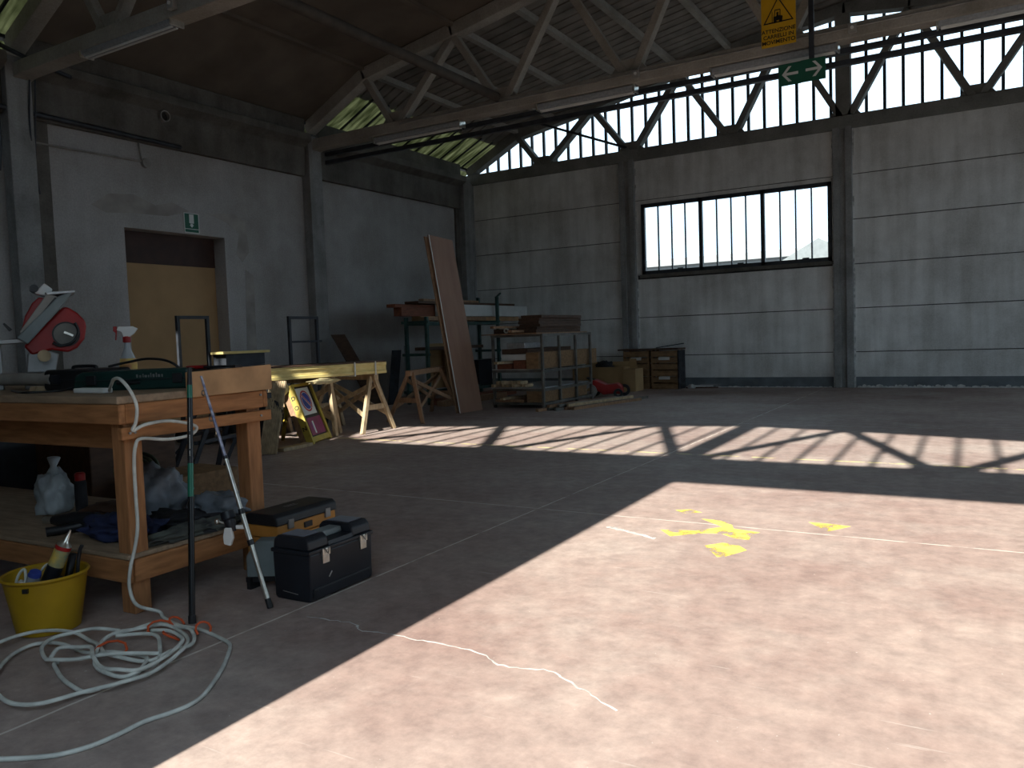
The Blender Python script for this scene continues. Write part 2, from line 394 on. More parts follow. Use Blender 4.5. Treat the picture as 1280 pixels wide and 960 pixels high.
# floor and yard
fl = struct(MB().b2((XL - 0.2, -0.45, -0.2), (XR + 0.2, YB + 0.2, 0)).build('floor', 'floor'))
struct(MB().b2((-70, -70, -0.4), (70, 90, -0.21)).build('ground', 'ground'))
def flat(name, polys, m, z):
    b = MB()
    for p in polys: b.prism(p, (0, 0, 0.0002), (1, 0, 0), (0, 1, 0), (0, 0, z))
    o = b.build(name, m, fl); return struct(o)
A1 = [(-1.354, 4.294), (-1.229, 4.102), (-1.194, 4.118), (-1.12, 4.289), (-1.195, 4.383), (-1.281, 4.39)]
A2 = [(-1.703, 4.543), (-1.598, 4.416), (-1.46, 4.545), (-1.35, 4.591), (-1.252, 4.514), (-1.165, 4.506), (-1.177, 4.639), (-1.148, 4.699), (-1.311, 4.73), (-1.353, 4.841), (-1.453, 4.907), (-1.562, 4.908), (-1.446, 4.803), (-1.385, 4.75), (-1.5, 4.602)]
A3 = [(-0.942, 5.061), (-0.802, 4.867), (-0.699, 5.042), (-0.834, 5.063)]
A4 = [(-1.798, 5.089), (-1.722, 5.016), (-1.616, 5.082), (-1.712, 5.141)]
flat('floor_arrow_paint', [A1, A2, A3, A4], 'paint', 0.001)
def crack(pts, w):
    b = MB(); P = smooth_path([(x, y, 0) for x, y in pts], 5)
    for i, p in enumerate(P): p.x += random.uniform(-1, 1) * 0.008; p.y += random.uniform(-1, 1) * 0.008
    for p, q in zip(P, P[1:]): b.beam((p.x, p.y, 0.0005), (q.x, q.y, 0.0005), w * random.uniform(0.5, 1.3), 0.001)
    return struct(b.build('floor_crack', 'seal', fl))
crack([(-2.578, 2.489), (-2.444, 2.497), (-2.313, 2.505), (-2.253, 2.461), (-2.136, 2.476), (-1.972, 2.478), (-1.82, 2.485), (-1.658, 2.467), (-1.538, 2.417), (-1.425, 2.425), (-1.34, 2.451), (-1.242, 2.395), (-1.131, 2.34), (-1.006, 2.281)], 0.006)
crack([(-2.025, 4.489), (-1.93, 4.455), (-1.835, 4.414), (-1.651, 4.327)], 0.03)

# ---- far wall: precast panels between columns, window opening in the third bay
WX0, WX1, WZ0, WZ1 = -6.40, -2.55, 2.43, 3.93
TOP = 4.90
joints = [0.0, 0.68, 1.51, 2.34, 3.18, 4.02, TOP]
wb = MB(); jb = MB()
for a, b in zip(COLS, COLS[1:]):
    x0, x1 = a + 0.10, b - 0.10
    for z0, z1 in zip(joints, joints[1:]):
        zz0, zz1 = z0 + (0.007 if z0 else 0), z1 - 0.007
        segs = [(zz0, zz1)]
        if a == COLS[1]:
            if zz0 >= WZ0 - 0.1 and zz1 <= WZ1: segs = []
            elif zz0 < WZ0 < zz1: segs = [(zz0, WZ0)]
            elif zz0 < WZ1 < zz1: segs = [(WZ1, zz1)]
        for s0, s1 in segs: wb.b2((x0, YB, s0), (x1, YB + 0.22, s1))
    if a == COLS[1]:
        wb.b2((x0, YB, WZ0), (WX0, YB + 0.22, WZ1)); wb.b2((WX1, YB, WZ0), (x1, YB + 0.22, WZ1))
        jb.b2((x0, YB + 0.03, 0), (x1, YB + 0.2, WZ0 - 0.01)); jb.b2((x0, YB + 0.03, WZ1 + 0.01), (x1, YB + 0.2, TOP))
    else: jb.b2((x0, YB + 0.03, 0), (x1, YB + 0.2, TOP))
wback = struct(wb.build('wall_back', 'wall_back', bevel=0.006))
struct(jb.build('panel_joint', 'joint', wback))
cb = MB()
for x in COLS:
    w = 0.17
    cb.b2((x - w, YB - 0.09, 0), (x - 0.05, YB + 0.3, TOP)); cb.b2((x + 0.05, YB - 0.09, 0), (x + w, YB + 0.3, TOP)); cb.b2((x - 0.055, YB - 0.05, 0), (x + 0.055, YB + 0.29, TOP))
ctr = struct(cb.build('trim_1', 'column', bevel=0.008))
sb = MB()
for x in COLS[1:]:
    for s in (-1, 1):
        for k in range(26):
            z = k * 0.19
            if random.random() < (0.9 if k < 12 else 0.5): sb.box((x + s * (0.185 + random.uniform(-.006, .006)), YB - 0.008, z + 0.095), (0.022 + random.uniform(0, .014), 0.02, 0.19))
struct(sb.build('sealant_line', 'seal', wback))
bb = MB(); cr = MB()
for a, b in zip(COLS, COLS[1:]):
    bb.b2((a + 0.2, YB - 0.012, 0), (b - 0.2, YB + 0.01, 0.205))
    x = a + 0.22
    while x < b - 0.25:
        w = random.uniform(0.05, 0.16); h = random.uniform(0.012, 0.03) if x < -2.2 else random.uniform(0.02, 0.065)
        cr.prism([(0, 0), (w, 0), (w * 0.9, h * 0.7), (w * 0.5, h), (w * 0.15, h * 0.8)], (x, YB - 0.03, 0), (1, 0, 0), (0, 0, 1), (0, 0.03, 0)); x += w * 0.9
bsb = struct(bb.build('baseboard_back', 'plinth')); struct(cr.build('lime_crust', 'crust', bsb))

# ---- far window: three lights of four panes in a dark steel frame
def window(name, x0, x1, z0, z1, y, nl, np_, fw, bw):
    b = MB(); g = []
    b.b2((x0, y - 0.04, z0), (x1, y + 0.04, z0 + fw)); b.b2((x0, y - 0.04, z1 - fw), (x1, y + 0.04, z1))
    b.b2((x0, y - 0.04, z0), (x0 + fw, y + 0.04, z1)); b.b2((x1 - fw, y - 0.04, z0), (x1, y + 0.04, z1))
    W = (x1 - x0 - fw) / nl
    for i in range(1, nl): xx = x0 + fw / 2 + W * i; b.b2((xx - fw / 2, y - 0.04, z0), (xx + fw / 2, y + 0.04, z1))
    for i in range(nl):
        for j in range(1, np_): xx = x0 + fw / 2 + W * i + fw / 2 + (W - fw) / np_ * j; b.b2((xx - bw / 2, y - 0.025, z0 + fw / 2), (xx + bw / 2, y + 0.025, z1 - fw / 2))
        for zz in (z0 + fw,):
            xx = x0 + fw / 2 + W * (i + 0.6); b.b2((xx, y - 0.06, zz - 0.01), (xx + 0.12, y - 0.02, zz + 0.02))
    o = struct(b.build(name, 'frame'))
    for i in range(nl):
        xx = x0 + fw / 2 + W * i
        struct(MB().b2((xx + fw / 2 - .01, y - 0.003, z0 + fw - .01), (xx + W - fw / 2 + .01, y + 0.003, z1 - fw + .01)).build('pane', 'glass', o))
    return o
win = window('window_1', WX0, WX1, WZ0, WZ1, YB + 0.02, 3, 4, 0.075, 0.026)
struct(MB().b2((WX0 - .05, YB - 0.05, WZ0 - 0.07), (WX1 + .05, YB + 0.2, WZ0)).build('window_sill', 'concrete', win))

# ---- bowstring profile
def topz(x):                                   # underside of the roof above the floor at x
    a = abs(x - XC); pts = [(0, 7.20), (1.1, 7.06), (3.2, 6.70), (5.2, 6.33), (7.1, 6.00), (8.5, 5.30), (9.2, 4.95)]
    for (a0, z0), (a1, z1) in zip(pts, pts[1:]):
        if a <= a1: return z0 + (z1 - z0) * (a - a0) / (a1 - a0)
    return pts[-1][1]
PROF = [XC - 8.5, XC - 7.1, XC - 5.2, XC - 3.2, XC - 1.1, XC, XC + 1.1, XC + 3.2, XC + 5.2, XC + 7.1, XC + 8.5]
BOT = [XC + 2.15 * k for k in range(-3, 4)]
TOPN = [XC + s * a for s in (-1, 1) for a in (7.1, 5.2, 3.2, 1.1)]
TOPN.sort()
def truss(name, label, y, zc, m, dw, hc, wc, gable=False, group='bowstring roof trusses'):
    t = thing(name, label, 'truss', (XC, y, zc), group=group)
    bc = MB(); bc.b2((XL + 0.35 if not gable else XL, y - wc / 2, zc - hc / 2), (XR - 0.35 if not gable else XR, y + wc / 2, zc + hc / 2))
    if not gable:
        for s in (-1, 1):                                        # curved haunch down onto the column
            xe = XC + s * 8.2; prev = None
            for i in range(7):
                a = i / 6 * math.pi / 2 * 0.75; p = Vector((xe + s * 0.62 * math.sin(a), y, zc - 0.62 * (1 - math.cos(a)) * 0.9))
                if prev is not None: bc.beam(prev, p + (p - prev) * 0.08, wc, hc, (0, 0, 1))
                prev = p
    bc.build('bottom_chord', m, t, bevel=0.012)
    tc = MB()
    pts = [(x, topz(x) - 0.12) for x in PROF]
    for (xa, za), (xb, zb) in zip(pts, pts[1:]): 
        d = Vector((xb - xa, 0, zb - za)).normalized() * 0.03
        tc.beam((xa - d.x, y, za - d.z), (xb + d.x, y, zb + d.z), wc * 0.9, 0.21)
    tc.build('top_chord', m, t, bevel=0.01)
    for xb_ in BOT:
        ns = sorted(TOPN, key=lambda x: abs(x - xb_))[:2]
        for xt in ns:
            p = Vector((xb_ + (0.07 if xt > xb_ else -0.07), y, zc + hc / 2 - 0.03)); q = Vector((xt, y, topz(xt) - 0.18))
            MB().beam(p, q, dw * (0.75 if not gable else 0.6), dw, (0, 1, 0)).build('diagonal', m, t, bevel=0.01)
        g = MB(); g.prism([(-0.3, 0), (0.3, 0), (0.14, 0.2), (-0.14, 0.2)], (xb_, y - dw * 0.32, zc + hc / 2 - 0.02), (1, 0, 0), (0, 0, 1), (0, dw * 0.64, 0)); g.build('node_plate', m, t)
    # gusset under the two lowest top nodes
    if gable:
        MB().b2((XC - 0.16, y - 0.1, zc), (XC + 0.10, y + 0.1, topz(XC) - 0.1)).build('king_post', m, t)
    else:
        MB().b2((XC - 0.07, y - 0.06, zc), (XC + 0.07, y + 0.06, topz(XC) - 0.1)).build('king_post', m, t)
    return t
Y1, Y2, Y3 = 5.85, 11.10, 16.44
truss('roof_truss', 'nearest bowstring roof truss, carrying the strip light at upper left', Y1, 4.83, 'truss', 0.13, 0.17, 0.24)
truss('roof_truss', 'middle bowstring truss with strip lights and hanging signs below its chord', Y2, 4.86, 'truss', 0.15, 0.185, 0.24)
truss('gable_truss', 'dark bowstring truss standing on the far wall in front of glazing', Y3, 4.99, 'gable', 0.2, 0.25, 0.26, True, 'gable trusses')

# ---- gable glazing (front of each gable): bars and one sheet of panes
def gable_glazing(name, y, ydir):
    z0 = 5.08; b = MB(); x = XC - 8.2 + 0.06
    while x < XC + 8.2:
        zt = topz(x) - 0.05
        if zt > z0 + 0.15: b.b2((x - 0.027, y - 0.03, z0), (x + 0.027, y + 0.03, zt))
        x += 0.314
    o = struct(b.build(name, 'frame'))
    pts = [(XC - 8.5, z0 - 0.05)] + [(x, topz(x) - 0.03) for x in PROF] + [(XC + 8.5, z0 - 0.05)]
    struct(MB().prism(pts, (0, y - 0.002, 0), (1, 0, 0), (0, 0, 1), (0, 0.004, 0)).build('pane', 'glass', o))
    return o
gable_glazing('window_2', YB + 0.30, 1)
gable_glazing('window_3', YF - 0.14, -1)

# ---- near wall behind the camera with the open loading door the sun comes through
DZ = 4.42; DX0, DX1 = -2.03, 1.72
wf = MB()
wf.b2((XL, YF - 0.12, -0.2), (DX0, YF + 0.10, 4.9)); wf.b2((DX1, YF - 0.12, -0.2), (XR, YF + 0.10, 4.9)); wf.b2((DX0, YF - 0.12, DZ), (DX1, YF + 0.10, 4.9))
struct(wf.build('wall_front', 'gable'))
truss('gable_truss', 'gable truss over the open loading door behind the camera', YF, 4.99, 'gable', 0.17, 0.26, 0.2, True, 'gable trusses')

# ---- left wall with the boarded doorway
DY0, DY1, DH = 7.26, 9.05, 3.0
wl = MB()
wl.b2((XL - 0.35, YF, 0), (XL, DY0, 4.9)); wl.b2((XL - 0.35, DY1, 0), (XL, YB + 0.2, 4.9)); wl.b2((XL - 0.35, DY0, DH), (XL, DY1, 4.9))
wleft = struct(wl.build('wall_left', 'wall_left'))
d1 = struct(MB().b2((XL - 0.34, DY0, 0), (XL - 0.28, DY1, 2.52)).build('door_1', 'boardY'))
struct(MB().b2((XL - 0.345, DY0, 2.52), (XL - 0.27, DY1, DH)).build('door_transom', 'transom', d1))
struct(MB().b2((XL - 0.345, DY0, -0.05), (XL - 0.35 + 0.001, DY1, DH)).build('door_backing', 'joint', d1))
# mended render around the opening
pt = MB()
def patch(pts): pt.prism(pts, (XL - 0.001, 0, 0), (0, 1, 0), (0, 0, 1), (0.003, 0, 0))
patch([(6.78, 3.27), (7.05, 3.46), (7.45, 3.5), (7.8, 3.38), (8.1, 3.46), (8.4, 3.36), (8.0, 3.24), (7.4, 3.22), (7.0, 3.18)])
patch([(8.75, 3.36), (9.25, 3.42), (9.5, 3.3), (9.55, 2.8), (9.4, 2.62), (9.28, 2.75), (9.36, 3.1), (9.1, 3.26)])
patch([(9.35, 0.2), (9.6, 0.25), (9.62, 2.4), (9.45, 2.5)])
M['mend'] = mat('mended_render', (0.36, 0.34, 0.315), 0.95, var=0.12, scale=3)
struct(pt.build('mended_render', 'mend', wleft))
# wall columns on the left side
cl = MB()
for y in (Y1, Y2, YB - 0.25):
    cl.b2((XL, y - 0.22, 0), (XL + 0.2, y + 0.1, 5.0))
cl2 = MB(); cl2.b2((XL, Y1 + 0.1, 0), (XL + 0.04, Y1 + 0.36, 4.28)); cl2.b2((XL, Y2 + 0.1, 0), (XL + 0.03, Y2 + 0.2, 4.28)); cl2.b2((XL, YB - 0.62, 0), (XL + 0.05, YB - 0.3, 4.28))
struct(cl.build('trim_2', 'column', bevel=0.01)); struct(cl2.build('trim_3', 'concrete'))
# edge beam under the eaves
eb = MB()
for a, b in ((YF + 0.1, Y1 - 0.23), (Y1 + 0.11, Y2 - 0.23), (Y2 + 0.11, YB - 0.48)):
    eb.prism([(0, 4.27), (0.10, 4.27), (0.12, 4.78), (0.30, 4.88), (0.30, 5.0), (0.14, 5.04), (0.14, 5.30), (0, 5.30)], (XL, a, 0), (1, 0, 0), (0, 0, 1), (0, b - a, 0))
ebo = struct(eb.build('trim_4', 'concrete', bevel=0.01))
wr = MB(); RW = [(Y1 + 0.5, Y2 - 0.4), (Y2 + 0.4, YB - 0.5)]; RZ0, RZ1 = 0.9, 4.75  # window openings added in the unseen right wall to brighten the interior
wr.b2((XR, YF, 0), (XR + 0.25, YB + 0.2, RZ0)); wr.b2((XR, YF, RZ1), (XR + 0.25, YB + 0.2, 5.3))
ys = [YF] + [v for p in RW for v in p] + [YB + 0.2]
for a, b in zip(ys[0::2], ys[1::2]): wr.b2((XR, a, RZ0), (XR + 0.25, b, RZ1))
wright = struct(wr.build('wall_right', 'wall_back'))
wf_ = MB(); wg_ = MB()
for a, b in RW:
    for k in range(5): yy = a + (b - a) * k / 4; wf_.b2((XR + 0.05, yy - 0.03, RZ0), (XR + 0.11, yy + 0.03, RZ1))
    for zz in (RZ0, (RZ0 + RZ1) / 2, RZ1): wf_.b2((XR + 0.05, a, zz - 0.03), (XR + 0.11, b, zz + 0.03))
    wg_.b2((XR + 0.075, a, RZ0), (XR + 0.082, b, RZ1))
w5 = struct(wf_.build('added_side_window', 'frame')); struct(wg_.build('pane', 'glass', w5))

# ---- roof: three bays
def roof_strip(b, xa, xb, y0, y1, t=0.05, dz=0.0):
    za, zb = topz(xa) + dz, topz(xb) + dz
    b.add([(xa, y0, za), (xb, y0, zb), (xb, y1, zb), (xa, y1, za), (xa, y0, za + t), (xb, y0, zb + t), (xb, y1, zb + t), (xa, y1, za + t)],
          [(0, 3, 2, 1), (4, 5, 6, 7), (0, 1, 5, 4), (1, 2, 6, 5), (2, 3, 7, 6), (3, 0, 4, 7)])
def corrugated(b, xs, y0, y1, pitch=0.25):
    rows = []; y = y0
    while y < y1:
        for dy, dz in ((0, 0), (0.204, 0), (0.208, 0.065), (0.246, 0.065)): rows.append([(x, y + dy, topz(x) + 0.01 + dz) for x in xs])
        y += pitch
    n = len(rows) - 1; m_ = len(xs); vs = [p for r in rows for p in r]; vs2 = [(x, y, z + 0.008) for x, y, z in vs]; o = len(vs); fs = []
    for i in range(n):
        for j in range(m_ - 1):
            a = i * m_ + j; fs.append((a, a + 1, a + m_ + 1, a + m_)); fs.append((o + a, o + a + m_, o + a + m_ + 1, o + a + 1))
    b.add(vs + vs2, fs)
xs_full = [x for x in PROF]
EAVE = [XC - 8.95, XC - 8.5, XC - 8.0, XC - 7.62]
inner = [XC - 7.7, XC - 7.1, XC - 5.2, XC - 3.2, XC - 1.1, XC, XC + 1.1, XC + 3.2, XC + 5.2, XC + 7.1, XC + 8.5, XC + 8.95]
# corrugation seen in the photograph runs along the slope: ribs repeat along Y
def smooth_bay(y0, y1):
    b = MB(); xs = [XC - 8.95] + PROF + [XC + 8.95]
    for xa, xb in zip(xs, xs[1:]): roof_strip(b, xa, xb, y0, y1, 0.07)
    return b
rb = MB(); corrugated(rb, inner, Y2, Y3 + 0.35); corrugated(rb, inner, YF - 0.2, Y1)
ceil = struct(rb.build('ceiling', 'sheet'))
struct(smooth_bay(Y1, Y2).build('ceiling_panel', 'panel', ceil))
gl = MB()
for y0, y1 in ((Y2, Y3 + 0.2), (YF - 0.1, Y1)):
    for xa, xb in zip(EAVE, EAVE[1:]): roof_strip(gl, xa, xb, y0, y1, 0.006, 0.02)
sky_ = struct(gl.build('window_4', 'glazing'))
bars = MB()
for y0, y1 in ((Y2 + 0.12, Y3), (YF, Y1)):
    y = y0 + 0.2
    while y < y1:
        for xa, xb in zip(EAVE, EAVE[1:]): bars.beam((xa, y, topz(xa) + 0.0), (xb, y, topz(xb) + 0.0), 0.035, 0.03)
        y += 0.47
struct(bars.build('glazing_bar', 'frame', sky_))
struct(MB().b2((XC - 8.62, YF, topz(XC - 8.5) - 0.06), (XC - 8.5, YB, topz(XC - 8.5) - 0.01)).build('eave_rail', 'frame', sky_))
# purlins carrying the sheets
ORD = ['first', 'second', 'third', 'fourth', 'fifth', 'sixth', 'seventh', 'eighth', 'ninth', 'tenth', 'eleventh', 'twelfth', 'thirteenth', 'fourteenth']
for (ya, yb, bay) in ((Y2 + 0.1, Y3 - 0.1, 'far'), (Y1 + 0.1, Y2 - 0.1, 'middle'), (YF + 0.1, Y1 - 0.1, 'nearest')):
    far = bay == 'far'; xs_ = sorted(TOPN + ([XC - 6.15, XC - 4.2, XC - 2.15, XC + 2.15, XC + 4.2, XC + 6.15] if far else []))
    for k, x in enumerate(xs_):
        p = MB(); p.b2((x - 0.055, ya, topz(x) - 0.10 if far else topz(x) - 0.06), (x + 0.055, yb, topz(x) + 0.0))
        tag(p.build('roof_purlin', 'truss' if far else 'panel'), '%s purlin from the left wall in the %s roof bay' % (ORD[k], bay), 'purlin', 'purlins of the %s roof bay' % bay)
# timber-dark lining at right of the near bay is not visible; round tie beam between the two trusses
M['rustbeam'] = mat('dark_brown_steel', (0.07, 0.06, 0.05), 0.8)
tag(MB().cyl((-6.65, Y1 + 0.05, 4.98), (-6.65, Y2 - 0.12, 4.98), 0.07, n=20).build('tie_beam', 'rustbeam', smooth=True, autosmooth=40), 'thick round tie beam running back to the middle truss', 'beam')

# unseen block added behind the camera to keep low sky off the door
nbg = struct(MB().b2((-30, -24, -0.2), (24, -15, 8.6)).build('sky_blocker_across_yard', 'ground'))
# ---- outside, seen through the far window
nb = thing('warehouse', 'long low white building outside the far window', 'building', (-20, 52, -0.2))
MB().b2((-60, 52, -0.2), (2, 60, 5.55)).build('wall', 'white_out', nb); MB().prism([(-60.5, 5.55), (2.5, 5.55), (2.5, 6.0), (-60.5, 6.0)], (0, 51.5, 0), (1, 0, 0), (0, 0, 1), (0, 9, 0)).build('roof', 'white_out', nb)
hs = thing('gabled_house', 'pale grey gabled roof outside, right end of the far window', 'building', (-5.75, 34, -0.2))
MB().b2((-7.0, 34, -0.2), (-4.4, 40, 3.9)).build('wall', 'white_out', hs)
MB().prism([(-7.3, 3.8), (-5.75, 4.66), (-4.1, 3.8), (-4.1, 3.7), (-7.3, 3.7)], (0, 33.6, 0), (1, 0, 0), (0, 0, 1), (0, 6.8, 0)).build('roof', 'grey_out', hs)
# ================================================================== CEILING AND WALL FITTINGS
def strip_light(x0, x1, y, z, label):
    t = thing('strip_light', label, 'light', ((x0 + x1) / 2, y, z), group='fluorescent strip lights')
    MB().b2((x0, y - 0.05, z - 0.005), (x1, y + 0.05, z + 0.035)).build('housing', 'galv', t, bevel=0.006)
    MB().prism([(-0.085, 0), (0.085, 0), (0.07, -0.06), (0.035, -0.085), (-0.035, -0.085), (-0.07, -0.06)], (x0 + 0.02, y, z), (0, 1, 0), (0, 0, 1), (x1 - x0 - 0.04, 0, 0)).build('diffuser', 'diffuser', t, bevel=0.006)
    for s in (-0.03, 0.03): MB().cyl((x0 + 0.05, y + s, z - 0.088), (x1 - 0.05, y + s, z - 0.088), 0.013, n=10).build('tube', 'white', t, smooth=True, autosmooth=40)
    for x in (x0, x1 - 0.025): MB().b2((x, y - 0.088, z - 0.09), (x + 0.025, y + 0.088, z + 0.03)).build('end_cap', 'chrome', t, bevel=0.006)
    for x in (x0 + 0.25, x1 - 0.25): MB().cyl((x, y, z + 0.03), (x, y, z + 0.11), 0.008, n=8).build('hanger', 'pipe', t)
    return t
strip_light(-9.22, -7.53, Y1 - 0.03, 4.77, 'strip light under the nearest truss at the upper left')
strip_light(-9.25, -7.40, Y2, 4.75, 'unlit strip light under the middle truss before the green glazing')
strip_light(-5.98, -4.36, Y2, 4.75, 'strip light hanging left of the two-arrow sign, before the gable glazing end')
strip_light(-3.26, -1.62, Y2, 4.755, 'strip light just below the yellow hanging sign')
strip_light(-0.53, 1.15, Y2, 4.79, 'strip light at the upper right corner beside the gable bars')
# boxes and conduit along the truss chords
def jbox(x, y, z, label):
    t = thing('junction_box', label, 'box', (x, y, z)); MB().b2((x - .05, y - .03, z - .06), (x + .05, y + .03, z + .06)).build('box', 'conduit', t, bevel=.008)
    MB().cyl((x, y - .03, z), (x, y - .045, z), .02, n=12).build('cover', 'white', t); return t
jbox(-4.30, Y2 - 0.15, 4.87, 'small pale junction box on the middle truss beside a strip light')
jbox(-1.44, Y2 - 0.15, 4.87, 'small junction box on the middle truss right of the arrow sign')
jbox(-7.45, Y1 - 0.15, 4.86, 'junction box on the nearest truss at the strip light end')
tag(MB().tube([(-8.6, Y2 - 0.14, 4.88), (-6.0, Y2 - 0.14, 4.885), (-3, Y2 - 0.14, 4.885), (2.0, Y2 - 0.14, 4.89)], 0.012, 6).build('conduit', 'conduit'), 'thin conduit clipped along the middle truss chord', 'conduit')
for z, lab in ((4.725, 'upper of two dark rails spanning below the middle truss'), (4.575, 'lower of two dark rails spanning below the middle truss')):
    tag(MB().b2((XL + 0.2, Y2 + 0.19, z - 0.035), (XR - 0.2, Y2 + 0.27, z + 0.035)).build('steel_rail', 'pipe', bevel=0.006), lab, 'rail')
tag(MB().beam((-8.75, YB - 0.25, 6.0), (-6.60, YB - 0.25, 5.12), 0.05, 0.05).build('brace_rod', 'pipe'), 'dark diagonal brace crossing the left end of the gable glazing', 'rod')
# pipes at the left column
tag(MB().tube([(XL + 0.22, 5.5, 5.1), (XL + 0.32, 5.9, 4.95), (XL + 0.34, 6.4, 4.86)], 0.03, 8).build('roof_pipe', 'pipe', smooth=True), 'short dark pipe crossing the nearest truss end at upper left', 'pipe')
tag(MB().tube(smooth_path([(XL + 0.25, 5.45, 4.9), (XL + 0.26, 5.46, 4.5), (XL + 0.25, 5.48, 3.9), (XL + 0.24, 5.45, 3.5)]), 0.028, 8).build('drain_pipe', 'pipe', smooth=True), 'dark vertical pipe on the left column', 'pipe')
for dy, lab in ((0.0, 'left of two thin cables down the left column'), (0.07, 'right of two thin cables down the left column')):
    tag(MB().tube(smooth_path([(XL + 0.22, 5.92 + dy, 4.75), (XL + 0.21, 5.89 + dy, 4.2), (XL + 0.15, 5.93 + dy * 0.4, 3.6), (XL + 0.10, 5.95 + dy, 3.3)]), 0.012, 6).build('column_cable', 'pipe'), lab, 'cable')
tag(MB().cyl((XL + 0.17, 4.6, 4.34), (XL + 0.13, 8.2, 4.30), 0.035, n=10).build('service_pipe', 'pipe', smooth=True, autosmooth=40), 'dark service pipe along the left wall under the edge beam', 'pipe')
c_ = thing('wall_conduit', 'thin conduit ending in a round box on the left wall', 'conduit', (XL, 7.6, 4.0))
MB().tube([(XL + 0.05, 4.9, 3.98), (XL + 0.03, 6.1, 3.985), (XL + 0.03, 7.58, 4.0)], 0.016, 8).build('run', 'conduit', c_)
MB().tube([(XL + 0.03, 7.6, 4.0), (XL + 0.03, 7.56, 4.28)], 0.014, 8).build('riser', 'conduit', c_)
MB().cyl((XL, 7.66, 3.985), (XL + 0.06, 7.66, 3.985), 0.07, n=16).build('box', 'conduit', c_)
v = thing('flue_stub', 'round flue stub with dark bore on the left edge beam', 'pipe', (XL, 7.93, 4.71))
MB().disc((XL + 0.1, 7.93, 4.71), (0, 1, 0), (0, 0, 1), 0.085, (0.09, 0, 0), 24, 0.07).build('collar', 'conduit', v); MB().disc((XL + 0.1, 7.93, 4.71), (0, 1, 0), (0, 0, 1), 0.07, (0.03, 0, 0), 20).build('bore', 'signblack', v)

# ---- emergency exit sign over the boarded doorway
ex = thing('exit_sign', 'green emergency exit sign above the boarded doorway', 'sign', (XL + 0.012, 8.42, 3.17))
MB().b2((XL + 0.002, 8.28, 3.02), (XL + 0.012, 8.56, 3.33)).build('plate', 'signwhite', ex)
MB().b2((XL + 0.0122, 8.295, 3.085), (XL + 0.0142, 8.545, 3.32)).build('green_field', 'signgreen', ex)
MB().b2((XL + 0.0122, 8.295, 3.03), (XL + 0.0142, 8.545, 3.075)).build('green_band', 'signgreen', ex)
MB().b2((XL + 0.0144, 8.375, 3.17), (XL + 0.0158, 8.46, 3.31)).build('door_symbol', 'signwhite', ex)
MB().prism([(-0.022, 0.05), (0.022, 0.05), (0.022, 0.028), (0.04, 0.028), (0, -0.012), (-0.04, 0.028), (-0.022, 0.028)], (XL + 0.0144, 8.418, 3.115), (0, 1, 0), (0, 0, 1), (0.0014, 0, 0)).build('arrow_symbol', 'signwhite', ex)

# ---- yellow warning sign hung on the middle truss
YS = Y2 - 0.28
ys_ = thing('warning_sign', 'yellow forklift warning sign with black triangle hanging near the roof', 'sign', (-2.30, YS, 5.10))
MB().b2((-2.515, YS - 0.008, 4.80), (-2.085, YS, 5.45)).build('plate', 'signyellow', ys_, bevel=0.004)
for x in (-2.46, -2.14): MB().cyl((x, YS + 0.01, 5.42), (x, YS + 0.03, 6.85), 0.006, n=6).build('hanging_rod', 'pipe', ys_)
def trio(s): return [(0, s * 0.66), (-s * 0.6, -s * 0.36), (s * 0.6, -s * 0.36)]
tri = MB(); a, b = trio(0.315), trio(0.275)
cx, cz = -2.30, 5.205
vs = [(cx + x, YS - 0.0085, cz + z) for x, z in a] + [(cx + x, YS - 0.0085, cz + z) for x, z in b]; vs += [(x, y - 0.002, z) for x, y, z in vs]
tri.add(vs, [(0, 1, 4, 3), (1, 2, 5, 4), (2, 0, 3, 5), (6, 9, 10, 7), (7, 10, 11, 8), (8, 11, 9, 6)]); tri.build('triangle', 'signblack', ys_)
fk = MB(); F0 = (cx - 0.005, YS - 0.0085, 5.12); U, V, D = (1, 0, 0), (0, 0, 1), (0, -0.002, 0)
def fp(p): fk.prism(p, F0, U, V, D)
fp([(-0.055, 0.0), (0.055, 0.0), (0.06, 0.045), (0.02, 0.06), (-0.055, 0.05)]); fp([(-0.05, 0.05), (-0.04, 0.05), (-0.03, 0.13), (-0.04, 0.13)]); fp([(-0.04, 0.125), (0.03, 0.125), (0.03, 0.137), (-0.04, 0.137)]); fp([(0.022, 0.055), (0.032, 0.055), (0.034, 0.13), (0.024, 0.13)])
fp([(-0.075, -0.02), (-0.067, -0.02), (-0.067, 0.12), (-0.075, 0.12)]); fp([(-0.115, -0.02), (-0.07, -0.02), (-0.07, -0.012), (-0.115, -0.012)])
for wx in (-0.035, 0.035): fk.disc((F0[0] + wx, F0[1], F0[2] - 0.01), U, V, 0.02, D, 16)
fk.disc((F0[0] - 0.005, F0[1], F0[2] + 0.09), U, V, 0.014, D, 14); fp([(-0.02, 0.04), (0.01, 0.04), (0.005, 0.08), (-0.015, 0.08)])
fk.build('forklift_symbol', 'signblack', ys_)
def lett(s, z, size): 
    o = text(s, size, 'signblack', ys_, (0.0, -0.010, z - 5.10), (math.pi / 2, 0, 0)); return o
lett('ATTENZIONE', 4.995, 0.068); lett('CARRELLI IN', 4.925, 0.068); lett('MOVIMENTO', 4.855, 0.070)

